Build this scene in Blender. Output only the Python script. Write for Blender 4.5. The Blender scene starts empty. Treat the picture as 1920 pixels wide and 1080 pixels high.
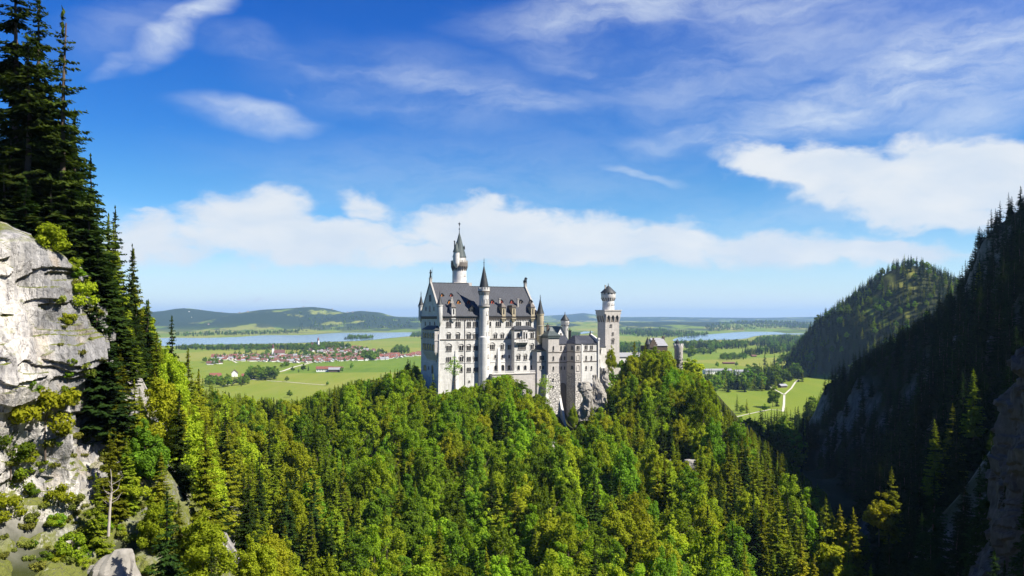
import bpy, math, random
import numpy as np
from mathutils import Vector
R = math.radians
rng = np.random.default_rng(7)
random.seed(7)
S = bpy.context.scene
COL = S.collection

# ------------------------------------------------------------------ camera, sky, sun, exposure
F = 1500.0                      # focal length in pixels of the 1920 wide photograph
HOR = 597.0                     # horizon row
cam = bpy.data.objects.new('camera', bpy.data.cameras.new('camera'))
COL.objects.link(cam)
cam.location = (0, 0, 0)
cam.rotation_euler = (R(90), 0, 0)
cam.data.sensor_width = 36.0
cam.data.lens = 36.0 * F / 1920.0
cam.data.shift_y = (HOR - 540.0) / 1920.0
cam.data.clip_start = 0.5
cam.data.clip_end = 200000.0
S.camera = cam
SUN_AZ, SUN_EL = 112.0, 47.0     # degrees, azimuth clockwise from the view direction
sun = bpy.data.objects.new('sun', bpy.data.lights.new('sun', 'SUN'))
COL.objects.link(sun)
sun.data.energy = 5.0
sun.data.angle = R(0.5)
sun.data.color = (1.0, 0.95, 0.87)
sd = Vector((math.cos(R(SUN_EL)) * math.sin(R(SUN_AZ)), math.cos(R(SUN_EL)) * math.cos(R(SUN_AZ)), math.sin(R(SUN_EL))))
sun.rotation_euler = sd.to_track_quat('Z', 'Y').to_euler()
S.view_settings.view_transform = 'Standard'
S.view_settings.look = 'None'
S.view_settings.gamma = 1.0
S.view_settings.exposure = 1.05
S.cycles.use_denoising = True
S.cycles.max_bounces = 5
S.cycles.diffuse_bounces = 3
S.cycles.glossy_bounces = 2
S.cycles.transmission_bounces = 3
S.cycles.volume_bounces = 0
S.cycles.transparent_max_bounces = 6
S.cycles.use_adaptive_sampling = True
S.cycles.adaptive_threshold = 0.015

class NT:
    """small helper round a node tree"""
    def __init__(s, tree):
        s.t = tree; s.n = tree.nodes; s.l = tree.links
    def add(s, typ, **kw):
        n = s.n.new(typ)
        for k, v in kw.items():
            setattr(n, k, v)
        return n
    def put(s, sock, v):
        if isinstance(v, bpy.types.NodeSocket):
            s.l.new(v, sock)
        else:
            sock.default_value = v
    def math(s, op, a, b=0.0, c=None, clamp=False):
        n = s.add('ShaderNodeMath', operation=op, use_clamp=clamp)
        s.put(n.inputs[0], a); s.put(n.inputs[1], b)
        if c is not None: s.put(n.inputs[2], c)
        return n.outputs[0]
    def vmath(s, op, a, b=(0, 0, 0)):
        n = s.add('ShaderNodeVectorMath', operation=op)
        s.put(n.inputs[0], a)
        if op == 'SCALE': s.put(n.inputs['Scale'], b)
        else: s.put(n.inputs[1], b)
        return n.outputs['Value'] if op in ('LENGTH', 'DOT_PRODUCT') else n.outputs[0]
    def mix(s, fac, a, b, mode='MIX'):
        n = s.add('ShaderNodeMix', data_type='RGBA', blend_type=mode)
        s.put(n.inputs[0], fac); s.put(n.inputs[6], a); s.put(n.inputs[7], b)
        return n.outputs[2]
    def ramp(s, fac, stops, interp='LINEAR'):
        n = s.add('ShaderNodeValToRGB')
        n.color_ramp.interpolation = interp
        e = n.color_ramp.elements
        while len(e) < len(stops): e.new(0.5)
        for i, (p, c) in enumerate(stops):
            e[i].position = p
            e[i].color = (c, c, c, 1) if isinstance(c, (int, float)) else (*c, 1)
        s.put(n.inputs[0], fac)
        return n.outputs[0]
    def noise(s, vec, scale, detail=4.0, rough=0.55, dist=0.0, color=False):
        n = s.add('ShaderNodeTexNoise')
        if vec is not None: s.put(n.inputs['Vector'], vec)
        n.inputs['Scale'].default_value = scale; n.inputs['Detail'].default_value = detail
        n.inputs['Roughness'].default_value = rough; n.inputs['Distortion'].default_value = dist
        return n.outputs[1] if color else n.outputs[0]
    def mapping(s, vec, loc=(0, 0, 0), rot=(0, 0, 0), scale=(1, 1, 1), typ='POINT'):
        n = s.add('ShaderNodeMapping', vector_type=typ)
        s.put(n.inputs[0], vec)
        n.inputs['Location'].default_value = loc; n.inputs['Rotation'].default_value = rot; n.inputs['Scale'].default_value = scale
        return n.outputs[0]
    def maprange(s, v, a, b, c, d, interp='LINEAR'):
        n = s.add('ShaderNodeMapRange', interpolation_type=interp)
        s.put(n.inputs[0], v)
        for i, x in enumerate((a, b, c, d)): s.put(n.inputs[i + 1], x)
        return n.outputs[0]

def build_world():
    w = bpy.data.worlds.new('World'); S.world = w; w.use_nodes = True
    t = NT(w.node_tree); t.n.clear()
    out = t.add('ShaderNodeOutputWorld'); bg = t.add('ShaderNodeBackground')
    t.l.new(bg.outputs[0], out.inputs[0])
    sky = t.add('ShaderNodeTexSky', sky_type='NISHITA', sun_disc=False)
    sky.sun_elevation = R(SUN_EL); sky.sun_rotation = R(SUN_AZ)
    sky.altitude = 1200; sky.air_density = 1.0; sky.dust_density = 0.35; sky.ozone_density = 2.5
    bg.inputs['Strength'].default_value = 0.06
    d = t.add('ShaderNodeTexCoord').outputs['Generated']
    sep = t.add('ShaderNodeSeparateXYZ'); t.l.new(d, sep.inputs[0])
    dx, dy, dz = sep.outputs
    az = t.math('ARCTAN2', dx, dy)
    hyp = t.math('SQRT', t.math('ADD', t.math('MULTIPLY', dx, dx), t.math('MULTIPLY', dy, dy)))
    el = t.math('ARCTAN2', dz, hyp)
    comb = t.add('ShaderNodeCombineXYZ'); t.l.new(az, comb.inputs[0]); t.l.new(el, comb.inputs[1])
    P = comb.outputs[0]                                   # azimuth, elevation in radians
    # deep blue of the high sky, pale low down
    sat = t.add('ShaderNodeHueSaturation'); t.put(sat.inputs['Color'], sky.outputs[0])
    sat.inputs['Saturation'].default_value = 1.3; sat.inputs['Hue'].default_value = 0.492
    tint = t.ramp(t.maprange(el, 0.0, 0.42, 0.0, 1.0), [(0.0, (1.0, 1.0, 1.0)), (0.12, (0.78, 0.90, 1.0)), (0.38, (0.43, 0.70, 0.92)), (0.52, (0.25, 0.58, 0.95)), (0.82, (0.11, 0.47, 1.0)), (1.0, (0.09, 0.42, 0.95))])
    skyc = t.vmath('SCALE', t.mix(1.0, sat.outputs[0], tint, 'MULTIPLY'), 1.24)
    # warped cloud coordinates
    wn = t.noise(t.mapping(P, scale=(1, 2.2, 1)), 7.0, 3.0, 0.55, color=True)
    warp = t.vmath('SCALE', t.vmath('SUBTRACT', wn, (0.5, 0.5, 0.5)), 0.055)
    PW = t.vmath('ADD', P, warp)
    wn2 = t.noise(t.mapping(P, scale=(1, 1.5, 1)), 34.0, 4.0, 0.6, color=True)
    PW2 = t.vmath('ADD', PW, t.vmath('SCALE', t.vmath('SUBTRACT', wn2, (0.5, 0.5, 0.5)), 0.02))
    def ae(px, py):
        k = (px - 960) / F; m = (HOR - py) / F
        return math.atan(k), math.atan2(m, math.hypot(1, k))
    def blobs(lst, vec, comp):
        acc = None
        for (px, py, rx, ry, rot, st) in lst:
            a, e = ae(px, py)
            c = math.cos(a)
            v = t.mapping(vec, (a, e, 0), (0, 0, R(rot)), (rx / F * c, ry / F * c, 1), 'TEXTURE')
            ln = t.vmath('LENGTH', v)
            m = t.maprange(ln, 1.0, 0.15, 0.0, st, 'SMOOTHSTEP')
            acc = m if acc is None else t.math(comp, acc, m)
        return acc
    # thick white banks
    bank = blobs([(470, 405, 190, 95, 6, 1.0), (690, 388, 95, 52, -8, .85), (960, 440, 360, 85, -2, 1.05), (560, 450, 430, 85, 0, 1.05), (240, 470, 260, 70, 0, .9), (1000, 480, 800, 42, 0, .95),
                  (1200, 455, 400, 78, -6, 1.0), (1420, 472, 360, 62, -3, .95), (900, 395, 110, 40, 0, .8), (1660, 480, 220, 45, -4, .95), (700, 490, 620, 28, 0, .6),
                  (1600, 335, 260, 95, -13, 1.1), (1800, 335, 280, 125, -4, 1.25), (1470, 312, 220, 56, -20, .95), (1690, 395, 260, 75, -14, 1.05),
                  (290, 440, 120, 80, 0, .85), (280, 388, 60, 14, -10, .6), (1840, 295, 100, 50, 10, .8)], PW2, 'MAXIMUM')
    bn = t.noise(t.mapping(PW, scale=(1, 2.0, 1)), 16.0, 8.0, 0.6)
    bden = t.maprange(t.math('ADD', bank, t.math('MULTIPLY', t.math('SUBTRACT', bn, 0.5), 1.45)), 0.22, 0.86, 0.0, 1.0, 'SMOOTHSTEP')
    foot = t.maprange(t.math('ADD', el, t.math('MULTIPLY', t.math('SUBTRACT', bn, 0.5), 0.02)), 0.052, 0.068, 0.0, 1.0, 'SMOOTHSTEP')
    tiny = blobs([(447, 565, 16, 7, 0, .8), (495, 565, 13, 7, 0, .8), (581, 569, 20, 6, 0, .75), (693, 576, 12, 5, 0, .55)], PW2, 'MAXIMUM')
    bden = t.math('MAXIMUM', t.math('MULTIPLY', bden, foot), t.maprange(t.math('ADD', tiny, t.math('MULTIPLY', t.math('SUBTRACT', bn, 0.5), 0.8)), 0.25, 0.7, 0.0, 0.9, 'SMOOTHSTEP'))
    # stretched high veils
    veil = blobs([(345, 45, 175, 36, 37, 1.1), (215, 115, 80, 24, 30, .5), (470, 80, 150, 40, -6, .35), (480, 212, 190, 40, -4, .75), (800, 150, 260, 42, -7, .6), (960, 195, 220, 42, -4, .7), (620, 135, 120, 34, 0, .4),
                  (1180, 25, 420, 62, 4, .85), (1500, 5, 400, 50, 6, .7), (1000, 60, 200, 50, -12, .45), (1120, 110, 260, 60, -8, .45), (1780, 120, 380, 140, 12, 1.05), (1560, 190, 380, 95, 10, .95), (1330, 235, 260, 55, 12, .6),
                  (1200, 318, 135, 14, -12, .75), (1850, 215, 240, 70, 10, .7), (1050, 300, 60, 20, 0, .2), (1300, 170, 300, 50, 4, .4), (250, 60, 200, 60, 20, .3), (200, 460, 300, 110, 0, .4), (900, 330, 700, 120, 0, .28), (1500, 420, 500, 120, 0, .35), (1450, 100, 620, 190, 6, .5), (800, 170, 420, 110, -6, .35), (700, 520, 900, 40, 0, .35)], PW, 'MAXIMUM')
    vn = t.noise(t.mapping(PW2, rot=(0, 0, R(8)), scale=(1, 4.2, 1)), 4.2, 8.0, 0.56, 0.25)
    vn2 = t.noise(t.mapping(PW2, rot=(0, 0, R(-16)), scale=(1, 3.4, 1)), 15.0, 9.0, 0.66)
    vv = t.math('ADD', t.math('MULTIPLY', vn, 0.68), t.math('MULTIPLY', vn2, 0.32))
    vden = t.math('MULTIPLY', veil, t.maprange(vv, 0.33, 0.68, 0.16, 1.0, 'SMOOTHSTEP'))
    # pale stripe of haze cloud low over the horizon
    low = t.math('MULTIPLY', t.maprange(el, 0.10, 0.0, 0.0, 0.88, 'SMOOTHSTEP'), t.maprange(t.noise(t.mapping(PW, scale=(1, 12, 1)), 3.0, 3.0, .5), 0.3, 0.7, 0.5, 1.0))
    shade = t.noise(t.mapping(PW, loc=(.3, .2, 0), scale=(1, 2.4, 1)), 9.0, 5.0, 0.55)
    ccol = t.mix(t.maprange(shade, 0.35, 0.65, 0.0, 1.0), (5.9, 6.5, 7.2, 1), (7.2, 7.35, 7.4, 1))
    c1 = t.mix(t.math('MULTIPLY', vden, 0.88), skyc, (6.3, 7.0, 7.7, 1))
    c2 = t.mix(low, c1, (6.3, 7.2, 7.8, 1))
    c3 = t.mix(t.math('MULTIPLY', bden, 0.94), c2, ccol)
    t.l.new(c3, bg.inputs['Color'])
build_world()

# ------------------------------------------------------------------ helpers
def vnoise(p, seed=0):
    """value noise, p: (n, d) array, d = 2 or 3; -1..1"""
    p = np.asarray(p, float)
    if p.shape[1] == 2: p = np.column_stack([p, np.zeros(len(p))])
    i = np.floor(p).astype(np.int64); f = p - i
    f = f * f * f * (f * (f * 6 - 15) + 10)
    def h(a, b, c):
        n = (a * 374761393 + b * 668265263 + c * 2147483647 + seed * 974711) & 0xFFFFFFFF
        n = ((n ^ (n >> 13)) * 1274126177) & 0xFFFFFFFF
        n = ((n ^ (n >> 16)) * 2246822519) & 0xFFFFFFFF
        return ((n ^ (n >> 15)) & 0xFFFFFF) / 0x7FFFFF - 1.0
    r = 0
    for a in (0, 1):
        wa = f[:, 0] if a else 1 - f[:, 0]
        for b in (0, 1):
            wb = f[:, 1] if b else 1 - f[:, 1]
            for c in (0, 1):
                wc = f[:, 2] if c else 1 - f[:, 2]
                r = r + wa * wb * wc * h(i[:, 0] + a, i[:, 1] + b, i[:, 2] + c)
    return r
def fbm(p, oct=5, seed=0, gain=.5):
    p = np.asarray(p, float); a, s, r = 1.0, 0.0, 0
    for o in range(oct):
        r = r + a * vnoise(p * 2.0 ** o + 17.3 * o, seed + o); s += a; a *= gain
    return r / s
def ridged(p, oct=5, seed=0):
    p = np.asarray(p, float); a, s, r = 1.0, 0.0, 0
    for o in range(oct):
        r = r + a * (1 - 2 * np.abs(vnoise(p * 2.0 ** o + 9.1 * o, seed + o))); s += a; a *= .5
    return r / s
def sstep(x, a, b):
    t = np.clip((x - a) / (b - a), 0, 1)
    return t * t * (3 - 2 * t)

def np_mesh(name, v, quads=None, tris=None, smooth=False, mat_index=None):
    """fast mesh from numpy arrays"""
    me = bpy.data.meshes.new(name)
    v = np.asarray(v, np.float32)
    q = np.zeros((0, 4), np.int32) if quads is None else np.asarray(quads, np.int32)
    tr = np.zeros((0, 3), np.int32) if tris is None else np.asarray(tris, np.int32)
    me.vertices.add(len(v)); me.vertices.foreach_set('co', v.ravel())
    nl = len(q) * 4 + len(tr) * 3
    me.loops.add(nl); me.loops.foreach_set('vertex_index', np.concatenate([q.ravel(), tr.ravel()]).astype(np.int32))
    me.polygons.add(len(q) + len(tr))
    st = np.concatenate([np.arange(len(q)) * 4, len(q) * 4 + np.arange(len(tr)) * 3]).astype(np.int32)
    me.polygons.foreach_set('loop_start', st)
    if mat_index is not None: me.polygons.foreach_set('material_index', np.asarray(mat_index, np.int32))
    me.update(calc_edges=True); me.validate()
    me.polygons.foreach_set('use_smooth', np.full(len(me.polygons), smooth))
    return me

class MB:
    """collects simple shapes; build() links them as one mesh object"""
    def __init__(s): s.v = []; s.f = []; s.m = []; s.mi = 0
    def poly(s, pts, faces):
        o = len(s.v); s.v += [tuple(p) for p in pts]
        s.f += [tuple(i + o for i in f) for f in faces]; s.m += [s.mi] * len(faces)
        return s
    def box(s, a, b):
        (x0, y0, z0), (x1, y1, z1) = a, b
        return s.poly([(x0, y0, z0), (x1, y0, z0), (x1, y1, z0), (x0, y1, z0), (x0, y0, z1), (x1, y0, z1), (x1, y1, z1), (x0, y1, z1)],
                      [(0, 3, 2, 1), (4, 5, 6, 7), (0, 1, 5, 4), (1, 2, 6, 5), (2, 3, 7, 6), (3, 0, 4, 7)])
    def frustum(s, a, b, c, d):
        """box whose bottom rectangle is a..b (3D, same z) and top rectangle c..d"""
        (x0, y0, z0), (x1, y1, _) = a, b; (p0, q0, z1), (p1, q1, _) = c, d
        return s.poly([(x0, y0, z0), (x1, y0, z0), (x1, y1, z0), (x0, y1, z0), (p0, q0, z1), (p1, q0, z1), (p1, q1, z1), (p0, q1, z1)],
                      [(0, 3, 2, 1), (4, 5, 6, 7), (0, 1, 5, 4), (1, 2, 6, 5), (2, 3, 7, 6), (3, 0, 4, 7)])
    def lathe(s, cx, cy, prof, n=20, a0=0.0):
        pts, fs = [], []
        for (r, z) in prof:
            for i in range(n):
                a = a0 + 2 * math.pi * i / n
                pts.append((cx + r * math.cos(a), cy + r * math.sin(a), z))
        for j in range(len(prof) - 1):
            for i in range(n):
                fs.append((j * n + i, j * n + (i + 1) % n, (j + 1) * n + (i + 1) % n, (j + 1) * n + i))
        fs.append(tuple(range(n))[::-1]); fs.append(tuple(range((len(prof) - 1) * n, len(prof) * n)))
        return s.poly(pts, fs)
    def prism(s, pts2, f, d0, d1):
        """polygon pts2 put through f(a, b, d) at depths d0, d1"""
        n = len(pts2)
        p = [f(a, b, d0) for a, b in pts2] + [f(a, b, d1) for a, b in pts2]
        return s.poly(p, [tuple(range(n)), tuple(range(n, 2 * n))[::-1]] + [(i, i + n, (i + 1) % n + n, (i + 1) % n) for i in range(n)])
    def build(s, name, mat, parent=None, off=(0, 0, 0), smooth=False):
        import bmesh
        me = bpy.data.meshes.new(name)
        me.from_pydata([(x - off[0], y - off[1], z - off[2]) for x, y, z in s.v], [], s.f)
        mats = mat if isinstance(mat, (list, tuple)) else [mat]
        for m in mats: me.materials.append(m)
        me.polygons.foreach_set('material_index', s.m)
        bm = bmesh.new(); bm.from_mesh(me); bmesh.ops.recalc_face_normals(bm, faces=bm.faces); bm.to_mesh(me); bm.free()
        if smooth:
            me.polygons.foreach_set('use_smooth', [True] * len(me.polygons))
            try: me.set_sharp_from_angle(angle=R(35))
            except Exception: pass
        o = bpy.data.objects.new(name, me); COL.objects.link(o)
        if parent: o.parent = parent
        return o

def tag(o, label=None, cat=None, group=None, kind=None):
    if label: o['label'] = label
    if cat: o['category'] = cat
    if group: o['group'] = group
    if kind: o['kind'] = kind
    return o
def empty(name, loc, rz=0.0):
    o = bpy.data.objects.new(name, None); COL.objects.link(o)
    o.location = loc; o.rotation_euler = (0, 0, rz); o.empty_display_size = 1
    return o
def mesh_obj(name, me, mat=None, parent=None):
    if mat and not len(me.materials): me.materials.append(mat)
    o = bpy.data.objects.new(name, me); COL.objects.link(o)
    if parent: o.parent = parent
    return o

# ------------------------------------------------------------------ materials
def new_mat(name):
    m = bpy.data.materials.new(name); m.use_nodes = True
    t = NT(m.node_tree); t.n.clear()
    out = t.add('ShaderNodeOutputMaterial')
    return m, t, out
def principled(t, out, color, rough=0.8, bump=None, bstr=0.3, bdist=0.1, spec=0.3, metal=0.0):
    b = t.add('ShaderNodeBsdfPrincipled')
    t.put(b.inputs['Base Color'], color if not isinstance(color, tuple) or len(color) == 4 else (*color, 1))
    t.put(b.inputs['Roughness'], rough); b.inputs['Specular IOR Level'].default_value = spec; b.inputs['Metallic'].default_value = metal
    if bump is not None:
        bn = t.add('ShaderNodeBump'); bn.inputs['Strength'].default_value = bstr; bn.inputs['Distance'].default_value = bdist
        t.put(bn.inputs['Height'], bump); t.l.new(bn.outputs[0], b.inputs['Normal'])
    t.l.new(b.outputs[0], out.inputs[0])
    return b
def simple_mat(name, c, rough=0.7, var=0.15, scale=2.0, metal=0.0, spec=0.3):
    m, t, out = new_mat(name)
    co = t.add('ShaderNodeTexCoord').outputs['Object']
    n = t.noise(co, scale, 4.0)
    col = t.mix(n, tuple(x * (1 - var) for x in c) + (1,), tuple(min(1, x * (1 + var)) for x in c) + (1,))
    principled(t, out, col, rough, n, 0.2, 0.05, spec, metal)
    return m
def stone_mat(name, c, dark, block=0.9, streak=0.35, bstr=0.25):
    """dressed pale stone: courses of blocks, weather streaks"""
    m, t, out = new_mat(name)
    co = t.add('ShaderNodeTexCoord').outputs['Object']
    sp = t.add('ShaderNodeSeparateXYZ'); t.l.new(co, sp.inputs[0])
    h = t.math('ADD', sp.outputs[0], sp.outputs[1])
    cb = t.add('ShaderNodeCombineXYZ'); t.l.new(h, cb.inputs[0]); t.l.new(sp.outputs[2], cb.inputs[1])
    br = t.add('ShaderNodeTexBrick'); t.l.new(cb.outputs[0], br.inputs[0])
    br.inputs['Scale'].default_value = 1.0; br.inputs['Brick Width'].default_value = block * 1.7; br.inputs['Row Height'].default_value = block
    br.inputs['Mortar Size'].default_value = 0.03; br.inputs['Color1'].default_value = (*c, 1)
    br.inputs['Color2'].default_value = (*[x * 0.86 for x in c], 1); br.inputs['Mortar'].default_value = (*[x * 0.75 for x in c], 1)
    st = t.noise(t.mapping(co, scale=(1.3, 1.3, 0.12)), 1.0, 6.0, 0.6)
    big = t.noise(co, 0.22, 5.0, 0.6)
    f = t.math('MULTIPLY', t.math('MULTIPLY', t.maprange(st, 0.42, 0.66, 0, 1), t.maprange(big, 0.36, 0.62, 0.25, 1.0)), streak)
    col = t.mix(f, br.outputs[0], (*dark, 1))
    hgt = t.math('ADD', br.outputs['Fac'], t.math('MULTIPLY', t.noise(co, 3.0, 4.0), -0.6))
    principled(t, out, col, 0.85, hgt, bstr, -0.06, 0.2)
    return m
def rubble_mat(name, c, dark):
    m, t, out = new_mat(name)
    co = t.add('ShaderNodeTexCoord').outputs['Object']
    v = t.add('ShaderNodeTexVoronoi'); t.l.new(t.mapping(co, scale=(0.75, 0.75, 1.15)), v.inputs[0]); v.inputs['Scale'].default_value = 1.0
    ve = t.add('ShaderNodeTexVoronoi', feature='DISTANCE_TO_EDGE'); t.l.new(t.mapping(co, scale=(0.75, 0.75, 1.15)), ve.inputs[0]); ve.inputs['Scale'].default_value = 1.0
    e = t.maprange(ve.outputs[0], 0.0, 0.13, 0.0, 1.0)
    sp = t.add('ShaderNodeSeparateColor'); t.l.new(v.outputs['Color'], sp.inputs[0])
    col = t.mix(sp.outputs[0], (*[x * .8 for x in c], 1), (*[min(1, x * 1.1) for x in c], 1))
    col = t.mix(e, (*dark, 1), col)
    principled(t, out, col, 0.9, e, 0.9, 0.35, 0.2)
    return m
def slate_mat(name, c, seams=True):
    """metal / slate roof with standing seams running down the slope"""
    m, t, out = new_mat(name)
    co = t.add('ShaderNodeTexCoord').outputs['Object']
    sp = t.add('ShaderNodeSeparateXYZ'); t.l.new(co, sp.inputs[0])
    n = t.noise(t.mapping(co, scale=(2.2, 0.25, 0.25)), 1.0, 6.0, 0.65)
    big = t.noise(co, 0.2, 3.0)
    fac = t.math('ADD', t.math('MULTIPLY', n, 0.65), t.math('MULTIPLY', big, 0.35))
    col = t.ramp(fac, [(0.3, tuple(x * .6 for x in c)), (0.5, c), (0.72, tuple(min(1, x * 1.75) for x in c))])
    w = t.math('PINGPONG', sp.outputs[0], 0.45)
    seam = t.maprange(w, 0.0, 0.1, 1.0, 0.0)
    col = t.mix(t.math('MULTIPLY', seam, 0.7 if seams else 0.0), col, (*[x * 2.6 for x in c], 1))
    principled(t, out, col, 0.55, seam, 0.6 if seams else 0.0, 0.12, 0.4)
    return m
M = {}
M['stone'] = stone_mat('pale_limestone', (0.64, 0.625, 0.58), (0.30, 0.285, 0.25), 0.9, 0.75)
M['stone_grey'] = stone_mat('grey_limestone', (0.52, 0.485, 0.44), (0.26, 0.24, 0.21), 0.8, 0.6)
M['trim'] = stone_mat('trim_stone', (0.40, 0.375, 0.335), (0.22, 0.20, 0.17), 0.6, 0.5, 0.15)
M['white'] = stone_mat('white_limestone', (0.70, 0.68, 0.63), (0.38, 0.36, 0.33), 0.9, 0.5)
M['sand'] = stone_mat('yellow_sandstone', (0.50, 0.43, 0.29), (0.30, 0.24, 0.16), 0.6, 0.6)
M['rubble'] = rubble_mat('rough_masonry', (0.54, 0.51, 0.46), (0.24, 0.225, 0.20))
M['roof'] = slate_mat('seamed_slate_roof', (0.032, 0.034, 0.040))
M['spire'] = slate_mat('dark_spire_slate', (0.024, 0.027, 0.027), False)
M['green_roof'] = slate_mat('green_grey_roof', (0.045, 0.060, 0.056))
M['cornice'] = simple_mat('weathered_cornice', (0.145, 0.125, 0.105), 0.85)
M['glass'] = simple_mat('dark_window_glass', (0.02, 0.022, 0.026), 0.15, 0.2, 1.0, 0.0, 0.5)
M['red'] = simple_mat('red_dormer_wood', (0.42, 0.075, 0.04), 0.7)
M['orange'] = simple_mat('orange_dormer_wood', (0.55, 0.20, 0.03), 0.7)
M['metal'] = simple_mat('dark_metal', (0.03, 0.032, 0.034), 0.5, 0.2, 3.0, 0.6)
M['brick'] = simple_mat('red_brick_gate', (0.095, 0.072, 0.056), 0.9, 0.3, 3.0)
M['lime_white'] = simple_mat('limewashed_wall', (0.74, 0.72, 0.67), 0.9, 0.06, 0.3)
M['tile_red'] = simple_mat('red_roof_tile', (0.19, 0.068, 0.045), 0.85, 0.3, 0.4)
M['tile_brown'] = simple_mat('brown_roof_tile', (0.13, 0.06, 0.045), 0.85, 0.3, 0.4)
M['tile_grey'] = simple_mat('grey_roof_sheet', (0.26, 0.26, 0.27), 0.7, 0.2, 0.4)
M['barn'] = simple_mat('weathered_barn_wood', (0.10, 0.07, 0.05), 0.9, 0.3, 1.0)
M['path'] = simple_mat('pale_gravel_path', (0.52, 0.48, 0.38), 0.95, 0.1, 0.2)
M['bark'] = simple_mat('bark', (0.10, 0.075, 0.055), 0.95, 0.4, 4.0)
M['pale_bark'] = simple_mat('pale_dead_bark', (0.36, 0.32, 0.27), 0.95, 0.3, 4.0)

def leaf_mat(name, c_lo, c_hi, trans=0.35, tcol=None):
    m, t, out = new_mat(name)
    oi = t.add('ShaderNodeObjectInfo')
    geo = t.add('ShaderNodeNewGeometry')
    co = t.add('ShaderNodeTexCoord').outputs['Object']
    n = t.noise(co, 0.55, 3.0, 0.6)
    ri = geo.outputs['Random Per Island']
    f = t.math('ADD', t.math('ADD', t.math('MULTIPLY', oi.outputs['Random'], 0.42), t.math('MULTIPLY', n, 0.5)), t.math('MULTIPLY', t.math('SUBTRACT', ri, 0.5), 0.42))
    col = t.mix(t.maprange(f, 0.1, 0.85, 0, 1), (*c_lo, 1), (*c_hi, 1))
    r2 = t.math('FRACT', t.math('MULTIPLY', oi.outputs['Random'], 7.31))
    hs = t.add('ShaderNodeHueSaturation'); t.put(hs.inputs['Color'], col)
    t.put(hs.inputs['Hue'], t.maprange(r2, 0, 1, 0.476, 0.516)); t.put(hs.inputs['Value'], t.maprange(r2, 0, 1, 0.8, 1.2))
    d = t.add('ShaderNodeBsdfDiffuse'); t.l.new(hs.outputs[0], d.inputs[0])
    tr = t.add('ShaderNodeBsdfTranslucent'); t.put(tr.inputs[0], t.mix(1.0, hs.outputs[0], (1.1, 1.25, 0.6, 1), 'MULTIPLY'))
    mx = t.add('ShaderNodeMixShader'); mx.inputs[0].default_value = trans
    t.l.new(d.outputs[0], mx.inputs[1]); t.l.new(tr.outputs[0], mx.inputs[2]); t.l.new(mx.outputs[0], out.inputs[0])
    return m
M['leaf_bright'] = leaf_mat('bright_green_leaves', (0.105, 0.17, 0.010), (0.345, 0.46, 0.030), .48)
M['leaf_yellow'] = leaf_mat('yellow_green_leaves', (0.15, 0.185, 0.010), (0.43, 0.49, 0.032), .48)
M['leaf_deep'] = leaf_mat('deep_green_leaves', (0.062, 0.12, 0.012), (0.22, 0.34, 0.026), .45)
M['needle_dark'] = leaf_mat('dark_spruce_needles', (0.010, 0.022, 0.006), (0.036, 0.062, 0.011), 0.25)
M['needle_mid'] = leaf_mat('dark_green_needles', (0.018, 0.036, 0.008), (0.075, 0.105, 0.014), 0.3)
M['needle_olive'] = leaf_mat('olive_spruce_needles', (0.08, 0.105, 0.009), (0.30, 0.35, 0.022), 0.42)
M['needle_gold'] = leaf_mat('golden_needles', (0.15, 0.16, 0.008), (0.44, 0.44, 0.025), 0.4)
M['grass_tuft'] = leaf_mat('dry_grass_leaves', (0.08, 0.10, 0.015), (0.24, 0.26, 0.045), 0.3)

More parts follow.
